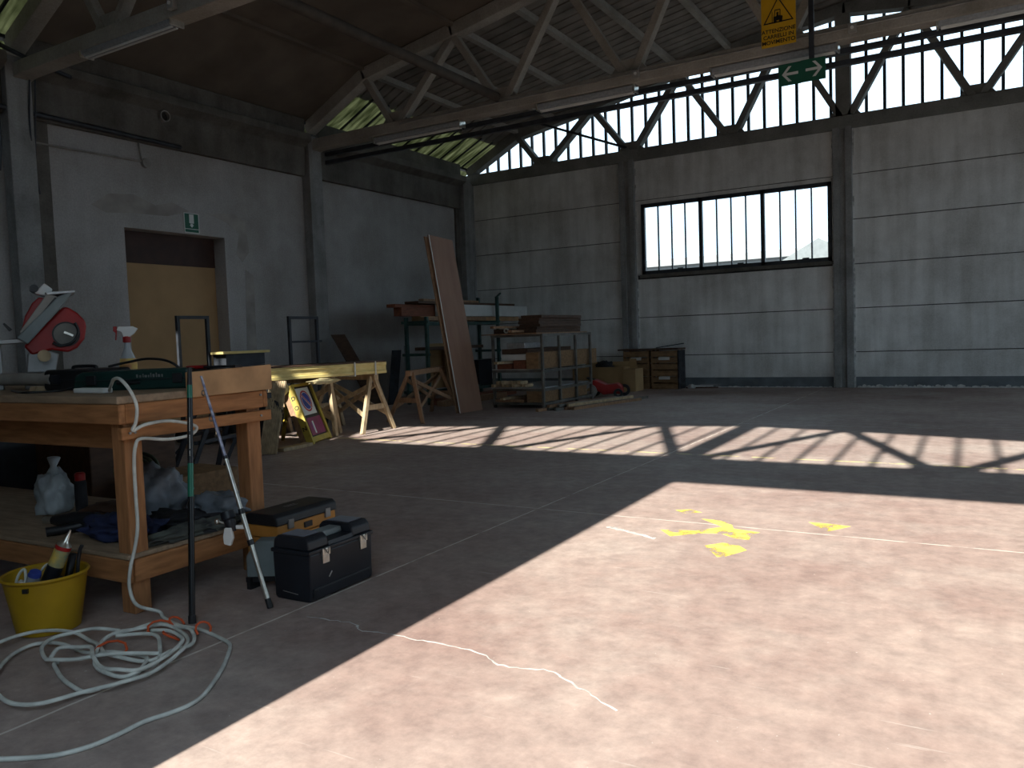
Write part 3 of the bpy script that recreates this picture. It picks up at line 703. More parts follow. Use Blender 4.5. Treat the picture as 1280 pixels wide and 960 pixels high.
# ---- green two-arrow sign
gs = thing('direction_sign', 'green hanging sign with two white arrows below the strip light', 'sign', (-2.03, YS + 0.05, 4.43))
GY = YS + 0.05
MB().b2((-2.315, GY - 0.01, 4.295), (-2.04, GY, 4.565)).build('left_panel', 'signgreen', gs); MB().b2((-2.045, GY - 0.005, 4.30), (-1.745, GY + 0.005, 4.575)).build('right_panel', 'signgreen', gs)
ARR = [(-0.10, 0), (-0.02, 0.095), (0.02, 0.095), (-0.048, 0.017), (0.10, 0.017), (0.10, -0.017), (-0.048, -0.017), (0.02, -0.095), (-0.02, -0.095)]
MB().prism(ARR, (-2.175, GY - 0.0105, 4.435), (1, 0, 0), (0, 0, 1), (0, -0.002, 0)).build('left_arrow', 'signwhite', gs)
MB().prism([(-x, z) for x, z in ARR], (-1.885, GY - 0.0055, 4.445), (1, 0, 0), (0, 0, 1), (0, -0.002, 0)).build('right_arrow', 'signwhite', gs)
MB().b2((-1.945, GY + 0.006, 4.56), (-1.885, GY + 0.045, 6.9)).build('hanging_post', 'pipe', gs)

# ================================================================== WORKBENCH AND WHAT STANDS ON IT
BR = math.radians(1.5)
BX, BY = -3.31, 2.135
wbn = thing('workbench', 'sturdy orange-brown pine workbench with lower shelf at left', 'workbench', (BX, BY, 0), BR)
def W(x, y, z=0):                                   # bench coordinates to world
    c, s = math.cos(BR), math.sin(BR); return (BX + c * x - s * y, BY + s * x + c * y, z)
kw = dict(parent=wbn, world=False)
BL, BD = 3.0, 0.86
def bb_(lo, hi, name, m, bev=0.006): return MB().b2(lo, hi).build(name, m, wbn, bevel=bev, world=False)
bb_((-BL, -0.015, 0.962), (0.01, BD, 0.998), 'tabletop', 'top')
bb_((-BL, -0.012, 0.872), (0.012, 0.022, 0.961), 'front_apron', 'pine'); bb_((-BL, BD - 0.03, 0.872), (0.012, BD, 0.961), 'back_apron', 'pine')
bb_((-0.028, 0.022, 0.872), (0.012, BD - 0.03, 0.961), 'end_apron', 'pineY')
for x in (-0.105, -BL + 0.02):
    for y in (0.024, BD - 0.125): bb_((x, y, 0), (x + 0.09, y + 0.09, 0.962), 'leg', 'pineV')
bb_((0.012 - 0.026, -0.005, 0.800), (0.014, BD + 0.02, 0.856), 'end_rail', 'pineY', 0.005)
bb_((-BL, 0.13, 0.735), (-0.12, 0.17, 0.87), 'front_stretcher', 'pine')
bb_((-BL, 0.0, 0.255), (-0.005, BD, 0.278), 'shelf', 'top')
bb_((-BL, -0.004, 0.150), (0.0, 0.023, 0.254), 'shelf_front_rail', 'pine'); bb_((-0.026, 0.024, 0.150), (0.006, BD - 0.02, 0.254), 'shelf_end_rail', 'pineY')
eb_ = MB(); eb_.prism([(0.345, 0.985), (0.36, 0.962), (BD + 0.015, 0.965), (BD + 0.015, 1.098), (0.345, 1.085)], (0.013, 0, 0), (0, 1, 0), (0, 0, 1), (0.022, 0, 0)); eb_.build('end_board', 'ply', wbn, bevel=0.003, world=False)
for p in ((0.007, 0.06, 0.83), (0.016, 0.55, 1.0), (0.016, 0.80, 0.94), (0.014, 0.80, 0.83), (0.014, 0.03, 0.83)): MB().cyl((p[0] + 0.005, p[1], p[2]), (p[0] + 0.012, p[1], p[2]), 0.006, n=8).build('screw', 'steel', wbn, world=False)

# white power cable: plug block on the bench, loop over the rail, then down to the floor coil
A = [(-3.565, 2.35), (-3.317, 2.238), (-3.147, 2.178), (-2.991, 2.144), (-2.868, 2.15), (-2.728, 2.127), (-2.617, 2.095), (-2.534, 2.019), (-2.424, 1.892), (-2.319, 1.739), (-2.296, 1.657), (-2.306, 1.589), (-2.328, 1.517), (-2.325, 1.432), (-2.333, 1.347), (-2.37, 1.27), (-2.428, 1.221), (-2.507, 1.171), (-2.635, 1.1), (-3.05, 1.02), (-3.35, 1.2)]
Bp = [(-3.283, 1.473), (-3.069, 1.411), (-2.89, 1.375), (-2.794, 1.377), (-2.724, 1.419), (-2.701, 1.543), (-2.633, 1.633), (-2.626, 1.754), (-2.676, 1.899), (-2.752, 2.003), (-2.873, 2.068), (-3.013, 2.082), (-3.092, 2.024), (-3.118, 1.932), (-3.081, 1.845), (-2.975, 1.789), (-2.856, 1.778), (-2.741, 1.818), (-2.724, 1.91), (-2.721, 1.991), (-2.772, 2.049), (-2.869, 2.099), (-2.964, 2.105), (-3.063, 2.079), (-3.107, 1.996), (-3.117, 1.913)]
Cp = [(-3.442, 1.608), (-3.448, 1.641), (-3.468, 1.746), (-3.403, 1.816), (-3.278, 1.846), (-3.144, 1.833), (-3.036, 1.803), (-2.946, 1.735), (-2.838, 1.674), (-2.744, 1.659), (-2.67, 1.673), (-2.653, 1.734), (-2.69, 1.826), (-2.827, 1.93), (-2.928, 1.984), (-3.007, 1.965), (-3.067, 1.898)]
Dp = [(-3.146, 1.462), (-3.212, 1.523), (-3.32, 1.631), (-3.335, 1.723), (-3.242, 1.768), (-3.065, 1.772), (-2.953, 1.808), (-2.871, 1.839), (-2.772, 1.836), (-2.706, 1.77), (-2.662, 1.699), (-2.652, 1.645)]
Ep = [(-3.12, 1.95), (-3.207, 1.899), (-3.266, 1.832), (-3.273, 1.753), (-3.205, 1.677), (-3.103, 1.633), (-3.038, 1.624), (-2.977, 1.678), (-2.906, 1.746), (-2.82, 1.804), (-2.726, 1.858)]
Fp = [(-3.07, 1.66), (-3.038, 1.63), (-2.99, 1.612), (-2.896, 1.577), (-2.798, 1.552), (-2.714, 1.551), (-2.668, 1.581)]
Gp = [(-3.075, 1.639), (-3.115, 1.695), (-3.064, 1.746), (-3.012, 1.762), (-2.914, 1.709), (-2.797, 1.671), (-2.697, 1.675), (-2.648, 1.721), (-2.65, 1.821), (-2.709, 1.934), (-2.773, 1.993), (-2.875, 2.009), (-2.976, 1.999)]
ec = thing('extension_cable', 'white extension cable dropping from workbench to a loose floor coil', 'cable', (-2.9, 1.9, 0))
RC = 0.0078
cab = MB()
drop = [W(-0.30, 0.16, 1.012), W(-0.22, 0.12, 1.045), W(-0.14, 0.08, 1.07), W(-0.05, 0.05, 1.07), W(0.02, 0.045, 1.02), W(0.045, 0.055, 0.95), W(0.04, 0.05, 0.88), W(0.028, 0.04, 0.84), W(0.045, 0.09, 0.862), W(0.07, 0.20, 0.868), W(0.085, 0.33, 0.83), W(0.07, 0.31, 0.79), W(0.05, 0.20, 0.782), W(0.03, 0.08, 0.80), W(0.026, 0.05, 0.77), W(0.008, 0.05, 0.68), W(0.006, 0.05, 0.52), W(0.018, 0.04, 0.40), W(0.024, 0.015, 0.31), W(0.022, -0.01, 0.23), W(0.035, -0.03, 0.15), W(0.08, -0.03, 0.075)]
flo = [(x, y, RC) for x, y in A[2:]]
cab.tube(smooth_path(drop + [(-3.20, 2.19, 0.025)] + flo, 5), RC, 8)
def coil(pts, z0, amp=0.012): cab.tube(smooth_path([(x, y, z0 + amp * abs(math.sin(i * 1.3))) for i, (x, y) in enumerate(pts)], 6), RC, 8)
coil(Bp, RC + 0.010); coil(Cp, RC + 0.016); coil(Dp, RC + 0.002); coil(Ep, RC + 0.024); coil(Fp, RC + 0.004); coil(Gp, RC + 0.03)
cab.build('cord', 'cable', ec, smooth=True)
MB().box(W(-0.42, 0.155, 1.011), (0.235, 0.055, 0.024), BR).build('socket_block', 'white', ec, bevel=0.006)
for (x, y, r, a) in ((-2.99, 2.05, 0.05, 0.6), (-2.87, 2.02, 0.035, 2.0), (-2.95, 1.80, 0.06, 0.2), (-2.99, 2.13, 0.03, 1.2), (-2.82, 2.13, 0.03, 0.4)):
    MB().tube([(x + r * math.cos(k / 7 * 4.4 + a), y + r * math.sin(k / 7 * 4.4 + a), 0.012 + 0.035 * math.sin(k / 7 * 3.1)) for k in range(8)], 0.005, 6).build('string_tie', 'tie', ec)

# ---- tilting-table mitre saw
sx, sy = -4.72, 2.62
US, VS, WS = Vector((0.47, 0.883, 0)), Vector((0, 0, 1)), Vector((0.883, -0.47, 0))
ms = thing('mitre_saw', 'red and grey mitre saw with tilted table on the workbench', 'saw', (sx, sy, 1.0))
def S(pts): return [((x / 8 - 45) / 212, (145 - y / 8) / 212) for x, y in pts]
SO = Vector((sx, sy, 1.0))
def sp(name, pts, w0, w1, m, bev=0.008): return MB().prism(S(pts), SO + WS * w0, US, VS, WS * (w1 - w0)).build(name, m, ms, bevel=bev)
sp('base', [(150, 1160), (160, 1060), (330, 1000), (560, 1000), (680, 1060), (690, 1160)], -0.17, 0.17, 'steel')
sp('arm_bracket', [(170, 1010), (190, 820), (330, 780), (460, 830), (420, 1010)], -0.06, 0.06, 'steel')
sp('table', [(110, 665), (200, 730), (540, 330), (625, 215), (480, 275)], -0.17, 0.15, 'grey')
sp('table_top_plate', [(140, 610), (180, 650), (480, 280), (390, 245)], -0.16, 0.14, 'conduit', 0.004)
sp('blade_slot', [(235, 560), (250, 575), (470, 290), (450, 285)], 0.141, 0.146, 'black', 0)
sp('fence', [(370, 235), (630, 215), (625, 240), (390, 262)], -0.17, 0.15, 'galv', 0.003)
sp('upper_guard', [(140, 640), (195, 450), (260, 330), (320, 272), (378, 280), (320, 370), (262, 470), (235, 570), (165, 655)], -0.03, 0.04, 'red')
sp('clamp_block', [(285, 235), (375, 135), (445, 200), (385, 268)], -0.05, 0.06, 'white')
MB().cyl(SO + US * S([(285, 190)])[0][0] + VS * S([(285, 190)])[0][1] - WS * 0.05, SO + US * S([(285, 190)])[0][0] + VS * S([(285, 190)])[0][1] + WS * 0.07, 0.022, n=18).build('clamp_knob', 'black', ms, smooth=True, autosmooth=40)
hd = sp('blade_housing', [(165, 745), (520, 372), (560, 372), (640, 430), (705, 510), (712, 570), (690, 690), (620, 780), (540, 820), (400, 790), (230, 835)], -0.05, 0.07, 'red', 0.012)
cpt = S([(530, 640)])[0]; cc = SO + US * cpt[0] + VS * cpt[1]
MB().disc(cc + WS * 0.071, US, VS, 0.064, WS * 0.006, 28).build('motor_face', 'racksteel', ms)
MB().disc(cc + WS * 0.071, US, VS, 0.072, WS * 0.012, 28, 0.064).build('motor_ring', 'black', ms)
MB().beam(cc + WS * 0.085 - US * 0.01 + VS * 0.012, cc + WS * 0.085 + US * 0.035 - VS * 0.01, 0.012, 0.012).build('blade_spanner', 'chrome', ms)
MB().tube(smooth_path([SO + US * x + VS * z + WS * 0.09 for x, z in S([(610, 530), (635, 620), (580, 720), (470, 752), (410, 720)])]), 0.008, 8).build('power_lead', 'black', ms, smooth=True)
kp = S([(330, 845)])[0]; kc = SO + US * kp[0] + VS * kp[1]
MB().cyl(kc + WS * 0.05, kc + WS * 0.12, 0.034, n=18).build('pivot_knob', 'palewood', ms, smooth=True, autosmooth=40)
sp('side_extension', [(-260, 690), (150, 672), (200, 715), (-260, 730)], -0.1, 0.1, 'steel', 0.004)
sp('extension_post', [(-80, 730), (-20, 730), (-20, 1160), (-80, 1160)], -0.05, 0.05, 'steel', 0.004)
sp('lock_lever', [(5, 525), (20, 515), (80, 580), (55, 600)], 0.0, 0.03, 'black', 0.003)

# ---- grey pipe offcut, black charger, green case
tag(MB().disc(W(-1.65, 0.30, 1.06), (0, 1, 0), (0, 0, 1), 0.034, Vector(W(-0.98, 0.30, 1.06)) - Vector(W(-1.65, 0.30, 1.06)), 20, 0.026).build('pipe_offcut', 'conduit', smooth=True, autosmooth=40), 'grey plastic pipe offcut lying on bench in front of saw', 'pipe')
for (x, y, l) in ((-1.58, 0.30, 0.05), (-1.08, 0.30, 0.06)): tag(MB().prism([(-0.06, 0), (0.06, 0), (0.05, 0.026), (0.025, 0.026), (0, 0.022), (-0.025, 0.026), (-0.05, 0.026)], W(x - l / 2, y, 0.998), (0, 1, 0), (0, 0, 1), (l, 0, 0)).build('wood_block', 'palewood'), 'small pale wooden rest under the %s end of the grey pipe' % ('left' if x < -1.3 else 'open right'), 'block')
bc = thing('black_tool_case', 'squat black case on bench between the saw and green case', 'case', W(-0.86, 0.42, 0.998), BR + 0.15)
MB().prism([(-0.19, 0.012), (-0.175, 0), (0.175, 0), (0.19, 0.012), (0.185, 0.095), (0.17, 0.112), (-0.17, 0.112), (-0.185, 0.095)], (0, -0.12, 0), (1, 0, 0), (0, 0, 1), (0, 0.24, 0)).build('body', 'black', bc, bevel=0.01, world=False)
MB().b2((-0.17, -0.126, 0.055), (0.17, -0.119, 0.06)).build('seam', 'blue_black', bc, world=False)
for x in (-0.09, 0.09): MB().b2((x - 0.025, -0.132, 0.035), (x + 0.025, -0.118, 0.085)).build('latch', 'blue_black', bc, bevel=0.004, world=False)
MB().tube(smooth_path([(-0.08, -0.02, 0.108), (-0.07, -0.02, 0.124), (0.07, -0.02, 0.124), (0.08, -0.02, 0.108)]), 0.009, 8).build('handle', 'black', bc, smooth=True, world=False)
gc = thing('green_tool_case', 'dark green tool case on bench behind the white socket block', 'case', W(-0.475, 0.47, 0.998), BR + 0.50)
MB().prism([(-0.30, 0.010), (-0.285, 0), (0.285, 0), (0.30, 0.010), (0.30, 0.085), (0.285, 0.102), (-0.25, 0.098), (-0.29, 0.075)], (0, -0.13, 0), (1, 0, 0), (0, 0, 1), (0, 0.27, 0)).build('body', 'green', gc, bevel=0.01, world=False)
MB().b2((-0.292, -0.137, 0.05), (0.297, -0.128, 0.055)).build('seam', 'black', gc, world=False)
for x in (-0.2, 0.24): MB().b2((x - 0.025, -0.142, 0.03), (x + 0.025, -0.128, 0.08)).build('latch', 'black', gc, bevel=0.004, world=False)
MB().b2((-0.07, -0.145, 0.032), (0.05, -0.128, 0.045)).build('handle', 'black', gc, bevel=0.004, world=False)
lg = MB()
for i, (x, h, w) in enumerate([(0.03, .016, .008), (0.045, .012, .010), (0.062, .018, .005), (0.072, .012, .012), (0.09, .012, .006), (0.102, .022, .005), (0.113, .016, .010), (0.13, .022, .005), (0.14, .014, .011), (0.158, .014, .007)]): lg.b2((x, -0.1325, 0.062), (x + w, -0.1302, 0.062 + h))
lg.build('worn_logo', 'steel', gc, world=False)
# black cover with a red-handled tool behind the end board
fc = thing('pruning_shears', 'black pruning shears with red grip lying behind the end board', 'tool', W(-0.14, 0.60, 0.998), BR)
MB().prism([(0.0, -0.02), (0.20, 0.01), (0.21, 0.045), (0.0, 0.03)], (0, 0, 0.096), (1, 0, 0), (0, 1, 0), (0, 0, 0.012)).build('blade', 'black', fc, world=False)
MB().tube(smooth_path([(0.0, 0.0, 0.10), (-0.06, -0.02, 0.102), (-0.13, -0.015, 0.1)]), 0.010, 8).build('red_grip', 'red', fc, smooth=True, world=False)
MB().tube(smooth_path([(0.0, 0.01, 0.10), (-0.06, 0.04, 0.102), (-0.13, 0.05, 0.1)]), 0.010, 8).build('black_grip', 'black', fc, smooth=True, world=False)
MB().b2((-0.13, -0.08, 0.0), (0.16, 0.10, 0.092)).build('rest_block', 'black', fc, bevel=0.01, world=False)
tag(MB().box(W(-0.30, 0.68, 1.048), (0.09, 0.06, 0.10), BR).build('white_box', 'white', bevel=0.006), 'small white box beside the spray bottle on the bench', 'box')
bl = thing('black_lead', 'thin black lead arching between the cases on the bench', 'cable', W(-0.6, 0.55, 0.998))
MB().tube(smooth_path([W(-0.80, 0.50, 1.115), W(-0.72, 0.56, 1.135), W(-0.58, 0.60, 1.15), W(-0.42, 0.62, 1.12), W(-0.36, 0.70, 1.0)]), 0.007, 8).build('lead', 'black', bl, smooth=True)
tag(MB().tube(smooth_path([W(-1.2, 0.2, 1.004), W(-1.0, 0.12, 1.004), W(-0.88, 0.1, 1.004), W(-0.80, 0.22, 1.004), W(-0.72, 0.26, 1.02)]), 0.006, 8).build('charger_lead', 'black', smooth=True), 'thin black lead lying along the bench front edge', 'cable')

# ---- spray bottle
spx = W(-0.80, 0.62, 0.998)
spb = thing('spray_bottle', 'clear spray bottle with red and white trigger head on bench', 'bottle', spx, 0.9)
M['bottle'] = mat('clear_bottle', (0.42, 0.44, 0.46), 0.25, var=0.05); M['label'] = mat('bottle_label', (0.66, 0.48, 0.10), 0.5, col2=(0.55, 0.20, 0.12), scale=22)
MB().lathe([(0.030, 0), (0.042, 0.004), (0.045, 0.02), (0.045, 0.12), (0.040, 0.155), (0.026, 0.19), (0.016, 0.215), (0.014, 0.245), (0.012, 0.25)]).build('bottle', 'bottle', spb, smooth=True, autosmooth=50, world=False)
MB()._lathe([(0.0455, 0.02), (0.046, 0.025), (0.046, 0.122), (0.0415, 0.157)], (0, 0, 0), 28).build('label', 'label', spb, smooth=True, world=False)
MB().lathe([(0.018, 0.245), (0.021, 0.248), (0.021, 0.275), (0.016, 0.28)]).build('red_collar', 'red', spb, smooth=True, autosmooth=40, world=False)
MB().prism([(-0.048, 0.315), (-0.040, 0.335), (0.035, 0.335), (0.060, 0.322), (0.040, 0.295), (0.014, 0.275), (-0.014, 0.275), (-0.024, 0.305)], (0, -0.014, 0), (1, 0, 0), (0, 0, 1), (0, 0.028, 0)).build('white_head', 'white', spb, bevel=0.004, world=False)
MB().prism([(-0.066, 0.312), (-0.064, 0.336), (-0.046, 0.336), (-0.046, 0.312), (-0.048, 0.295), (-0.052, 0.26), (-0.058, 0.26), (-0.054, 0.30)], (0, -0.010, 0), (1, 0, 0), (0, 0, 1), (0, 0.020, 0)).build('red_trigger', 'red', spb, bevel=0.002, world=False)

# ================================================================== UNDER THE BENCH
ZS = 0.278
jk = tag(MB().blob(W(-0.38, 0.24, ZS), (0.50, 0.26, 0.11), 0.42, 2.6, 3).build('blue_jacket', 'bluecloth', smooth=True), 'crumpled blue jacket lying on the bench shelf near the leg', 'clothing')
tag(MB().blob(W(-0.28, 0.50, ZS), (0.50, 0.30, 0.07), 0.5, 3.0, 8).build('dark_cloth', 'darkcloth', smooth=True), 'dark folded cloth on the shelf between legs', 'cloth')
tag(MB().blob(W(-0.06, 0.40, ZS), (0.13, 0.5, 0.06), 0.5, 3.2, 12).build('camouflage_cloth', mat('dull_camouflage', (0.09, 0.10, 0.085), 0.9, col2=(0.03, 0.028, 0.03), scale=14), smooth=True), 'dull grey-green rumpled cloth at the right end of the shelf', 'cloth')
tag(MB().blob(W(-0.95, 0.62, ZS), (0.5, 0.34, 0.05), 0.3, 2.5, 20).build('brown_sack', 'darkwood', smooth=True), 'dull brown folded sack at the back left of the shelf', 'sack')
tag(MB().blob(W(-0.62, 0.62, ZS), (0.34, 0.30, 0.28), 0.38, 2.2, 31).build('plastic_bag', 'bag', smooth=True), 'large translucent plastic bag slumped at the back of the shelf', 'bag')
tag(MB().blob(W(-0.25, 0.74, ZS), (0.44, 0.24, 0.14), 0.4, 2.4, 44).build('plastic_bag', 'bag', smooth=True), 'low translucent plastic bag at right rear of the shelf', 'bag')
wbg = thing('carrier_bag', 'white carrier bag tied at the top under the bench, far left', 'bag', W(-1.32, 0.46, ZS))
MB().blob(W(-1.32, 0.46, ZS), (0.22, 0.2, 0.24), 0.3, 2.4, 57).build('bag_body', 'whitebag', wbg, smooth=True); MB().loft([(W(-1.32, 0.46, ZS + 0.20), 0.05), (W(-1.31, 0.46, ZS + 0.27), 0.016), (W(-1.30, 0.46, ZS + 0.32), 0.035)], 12).build('bag_neck', 'whitebag', wbg, smooth=True)
sc = thing('spray_can', 'dark spray can with red cap beside the carrier bag under the bench', 'can', W(-1.16, 0.52, ZS))
MB().lathe([(0.030, 0), (0.033, 0.004), (0.033, 0.17), (0.028, 0.185), (0.02, 0.19)], W(-1.16, 0.52, ZS)).build('can', 'darkcloth', sc, smooth=True, autosmooth=40); MB().lathe([(0.028, 0.187), (0.028, 0.225), (0.02, 0.232)], W(-1.16, 0.52, ZS)).build('cap', 'red', sc, smooth=True, autosmooth=40)
hs_ = MB()
for k in range(5):
    r = 0.15 - 0.012 * k; cx_, cy_, cz_ = W(-0.92, 0.74, ZS + 0.17)
    hs_.tube([(cx_ + r * math.cos(a * math.pi / 12), cy_ + 0.03 * math.sin(a * math.pi / 6) - 0.02 * k, cz_ + r * math.sin(a * math.pi / 12)) for a in range(24)], 0.010, 8, True)
tag(hs_.build('hose_coil', 'hose', smooth=True), 'coil of dark green hose leaning at the back of the shelf', 'hose')
hg = thing('heat_gun', 'black heat gun lying on the shelf left of the blue jacket', 'tool', W(-0.80, 0.20, ZS))
MB().loft([(W(-0.62, 0.26, ZS + 0.055), 0.042), (W(-0.74, 0.22, ZS + 0.055), 0.045), (W(-0.83, 0.19, ZS + 0.052), 0.03), (W(-0.87, 0.18, ZS + 0.052), 0.022)], 16).build('barrel', 'black', hg, smooth=True, autosmooth=60)
MB().cyl(W(-0.87, 0.18, ZS + 0.052), W(-0.92, 0.165, ZS + 0.052), 0.019, n=14).build('nozzle', 'chrome', hg, smooth=True, autosmooth=40)
MB().loft([(W(-0.68, 0.22, ZS + 0.035), 0.025), (W(-0.72, 0.14, ZS + 0.026), 0.022), (W(-0.75, 0.07, ZS + 0.026), 0.024)], 12).build('handle', 'black', hg, smooth=True, autosmooth=60)

# ---- yellow bucket with cans and tools
bk = thing('bucket', 'yellow plastic builder bucket full of cans beside the bench', 'bucket', (-3.53, 1.885, 0))
bx, by = -3.53, 1.885
bko = MB()._lathe([(0.0, 0.004), (0.115, 0.004), (0.118, 0.0), (0.125, 0.004), (0.163, 0.232), (0.168, 0.236), (0.174, 0.244), (0.168, 0.252), (0.160, 0.246), (0.120, 0.016), (0.0, 0.016)], (bx, by, 0), 40).build('body', 'yellow', bk, smooth=True, autosmooth=40)
MB().box((bx + 0.095, by - 0.137, 0.215), (0.022, 0.012, 0.018), 0.6).build('handle_lug', 'black', bk)
def pt_(dx, dy, z): return (bx + dx, by + dy, z)
cn = thing('foam_can', 'yellow-labelled foam can with pointed nozzle standing in the bucket', 'can', pt_(0.05, 0.04, 0.016))
d0, d1_ = Vector(pt_(-0.01, -0.02, 0.13)), Vector(pt_(0.075, 0.06, 0.385)); ax = (d1_ - d0).normalized()
MB().loft([(d0, 0.03), (d0 + ax * 0.005, 0.033), (d0 + ax * 0.16, 0.033)], 20).build('can', 'blue_black', cn, smooth=True, autosmooth=40)
MB().loft([(d0 + ax * 0.16, 0.0325), (d0 + ax * 0.235, 0.0325)], 20).build('label', mat('can_label', (0.60, 0.42, 0.08), 0.35, col2=(0.12, 0.20, 0.17), scale=16), cn, smooth=True, autosmooth=40)
MB().loft([(d0 + ax * 0.236, 0.033), (d0 + ax * 0.252, 0.033)], 20).build('red_band', 'red', cn, smooth=True, autosmooth=40)
MB().loft([(d0 + ax * 0.253, 0.032), (d0 + ax * 0.265, 0.022), (d0 + ax * 0.275, 0.012), (d0 + ax * 0.325, 0.004)], 16).build('nozzle', 'chrome', cn, smooth=True, autosmooth=40)
c2 = thing('sealant_tube', 'silver sealant tube in the bucket in front of the can', 'tube', pt_(0.0, -0.03, 0.016))
e0, e1 = Vector(pt_(-0.05, -0.075, 0.09)), Vector(pt_(0.03, -0.06, 0.26)); ax2 = (e1 - e0).normalized()
MB().loft([(e0, 0.026), (e0 + ax2 * 0.18, 0.026)], 18).build('tube', 'diffuser', c2, smooth=True, autosmooth=40); MB().loft([(e0 + ax2 * 0.181, 0.027), (e0 + ax2 * 0.20, 0.022)], 18).build('cap', 'signblue', c2, smooth=True, autosmooth=40)
tag(MB().beam(pt_(-0.09, 0.02, 0.05), pt_(-0.02, 0.08, 0.29), 0.05, 0.012, (0, 1, 0)).build('olive_spatula', mat('olive_plastic', (0.16, 0.15, 0.02), 0.5), bevel=0.004), 'flat olive green scraper upright in the bucket', 'tool')
tag(MB().tube(smooth_path([pt_(-0.11, -0.08, 0.10), pt_(-0.10, -0.07, 0.22), pt_(-0.07, -0.05, 0.265), pt_(-0.05, -0.06, 0.20), pt_(-0.06, -0.07, 0.06)]), 0.006, 8).build('white_wire', 'cable', smooth=True), 'loop of white wire poking out of the bucket', 'wire')
tag(MB().tube(smooth_path([pt_(-0.10, 0.0, 0.10), pt_(-0.03, 0.0, 0.25), pt_(0.0, 0.03, 0.275), pt_(0.02, 0.05, 0.2)]), 0.005, 8).build('white_rod', 'cable', smooth=True), 'thin white tie crossing the olive scraper in the bucket', 'wire')
tag(MB().blob(pt_(-0.12, -0.045, 0.17), (0.05, 0.05, 0.08), 0.2, 2, 71, 3, False).build('white_plug', 'white', smooth=True), 'white plug at the left of the bucket contents', 'plug')
tag(MB().tube(smooth_path([pt_(0.08, 0.07, 0.05), pt_(0.105, 0.09, 0.30), pt_(0.12, 0.10, 0.355)]), 0.008, 8).build('black_screwdriver', 'black', smooth=True), 'black thin tool shaft behind the foam can', 'tool')
tag(MB().blob(pt_(0.045, 0.045, 0.12), (0.12, 0.1, 0.2), 0.25, 2, 77, 3, False).build('black_rag', 'darkcloth', smooth=True), 'black rag stuffed at the right side of the bucket', 'rag')
tag(MB().tube([pt_(-0.04, 0.09, 0.08), pt_(0.01, 0.12, 0.30)], 0.016, 10).build('mallet_shaft', 'black', smooth=True), 'dark tool handle at the back of the bucket', 'tool')

# ================================================================== FISHING RODS
r1 = thing('fishing_rod', 'dark green telescopic fishing rod leaning upright on the bench', 'fishing rod', (-2.985, 2.20, 0))
p0, p1 = Vector((-2.985, 2.20, 0.0)), Vector((-3.165, 2.40, 1.10)); dv = p1 - p0; L1 = dv.length; dv.normalize()
def seg(parent, name, a, b, ra, rb, m): return MB().loft([(p0 + dv * a, ra), (p0 + dv * b, rb)], 16).build(name, m, parent, smooth=True, autosmooth=40)
M['rodblue'] = mat('rod_blank', (0.008, 0.010, 0.013), 0.25, var=0.1); M['rodgreen'] = mat('rod_green', (0.015, 0.14, 0.09), 0.25, var=0.1)
seg(r1, 'butt_cap', 0, 0.035, 0.016, 0.0165, 'black'); seg(r1, 'grip', 0.035, 0.55, 0.0140, 0.0134, 'rodblue'); seg(r1, 'green_band', 0.55, 0.70, 0.0135, 0.0132, 'rodgreen'); seg(r1, 'blank', 0.70, 1.0, 0.0132, 0.0125, 'rodblue'); seg(r1, 'upper_green_band', 1.0, 1.06, 0.0127, 0.0124, 'rodgreen'); seg(r1, 'tip_plug', 1.06, L1 + 0.01, 0.0125, 0.009, 'black')
wr_ = MB(); side = Vector((0.72, -0.69, 0.0))
for k in range(22):
    if k in (3, 12, 13): continue
    wr_.box(p0 + dv * (0.74 + k * 0.008) + side * 0.0135, (0.006, 0.002, 0.007), Matrix.Rotation(math.radians(-44), 3, 'Z'))
wr_.build('faded_marking', 'signwhite', r1)
r2_ = thing('fishing_rod', 'silver fishing rod with spinning reel leaning across bench corner', 'fishing rod', (-2.82, 2.493, 0))
p0, p1 = Vector((-2.82, 2.493, 0.0)), Vector((-3.215, 2.50, 1.065)); dv = p1 - p0; L1 = dv.length; dv.normalize()
seg(r2_, 'butt_cap', 0, 0.045, 0.014, 0.013, 'black'); seg(r2_, 'lower_grip', 0.045, 0.30, 0.0115, 0.011, 'chrome'); seg(r2_, 'seat_ring', 0.30, 0.325, 0.015, 0.015, 'black'); seg(r2_, 'reel_seat', 0.325, 0.45, 0.0125, 0.0125, 'chrome'); seg(r2_, 'seat_hood', 0.45, 0.475, 0.0145, 0.013, 'black')
seg(r2_, 'blank', 0.475, 0.72, 0.0105, 0.0098, 'chrome'); seg(r2_, 'joint_ring', 0.72, 0.735, 0.0115, 0.0115, 'black'); seg(r2_, 'upper_blank', 0.735, L1, 0.0085, 0.0055, mat('rod_navy', (0.10, 0.11, 0.20), 0.3, 0.5, col2=(0.45, 0.46, 0.55), scale=30))
for t_ in (0.92, 1.05): MB().tube([p0 + dv * t_ + Vector((-0.02 + 0.012 * math.cos(a * .785), 0.0, 0.012 * math.sin(a * .785))) for a in range(8)], 0.003, 6, True).build('line_guide', 'steel', r2_)
rl = MB(); rc = p0 + dv * 0.385; side = (Vector((-0.86, -0.5, 0)) + dv * 0.25).normalized()
MB().beam(rc + side * 0.008, rc + side * 0.065 - dv * 0.01, 0.012, 0.018).build('reel_stem', 'white', r2_, bevel=0.003)
body = rc + side * 0.075
MB().loft([(body - dv * 0.035, 0.016), (body - dv * 0.01, 0.026), (body + dv * 0.02, 0.026), (body + dv * 0.028, 0.034), (body + dv * 0.062, 0.032), (body + dv * 0.066, 0.02)], 20).build('reel_spool', 'blue_black', r2_, smooth=True, autosmooth=35)
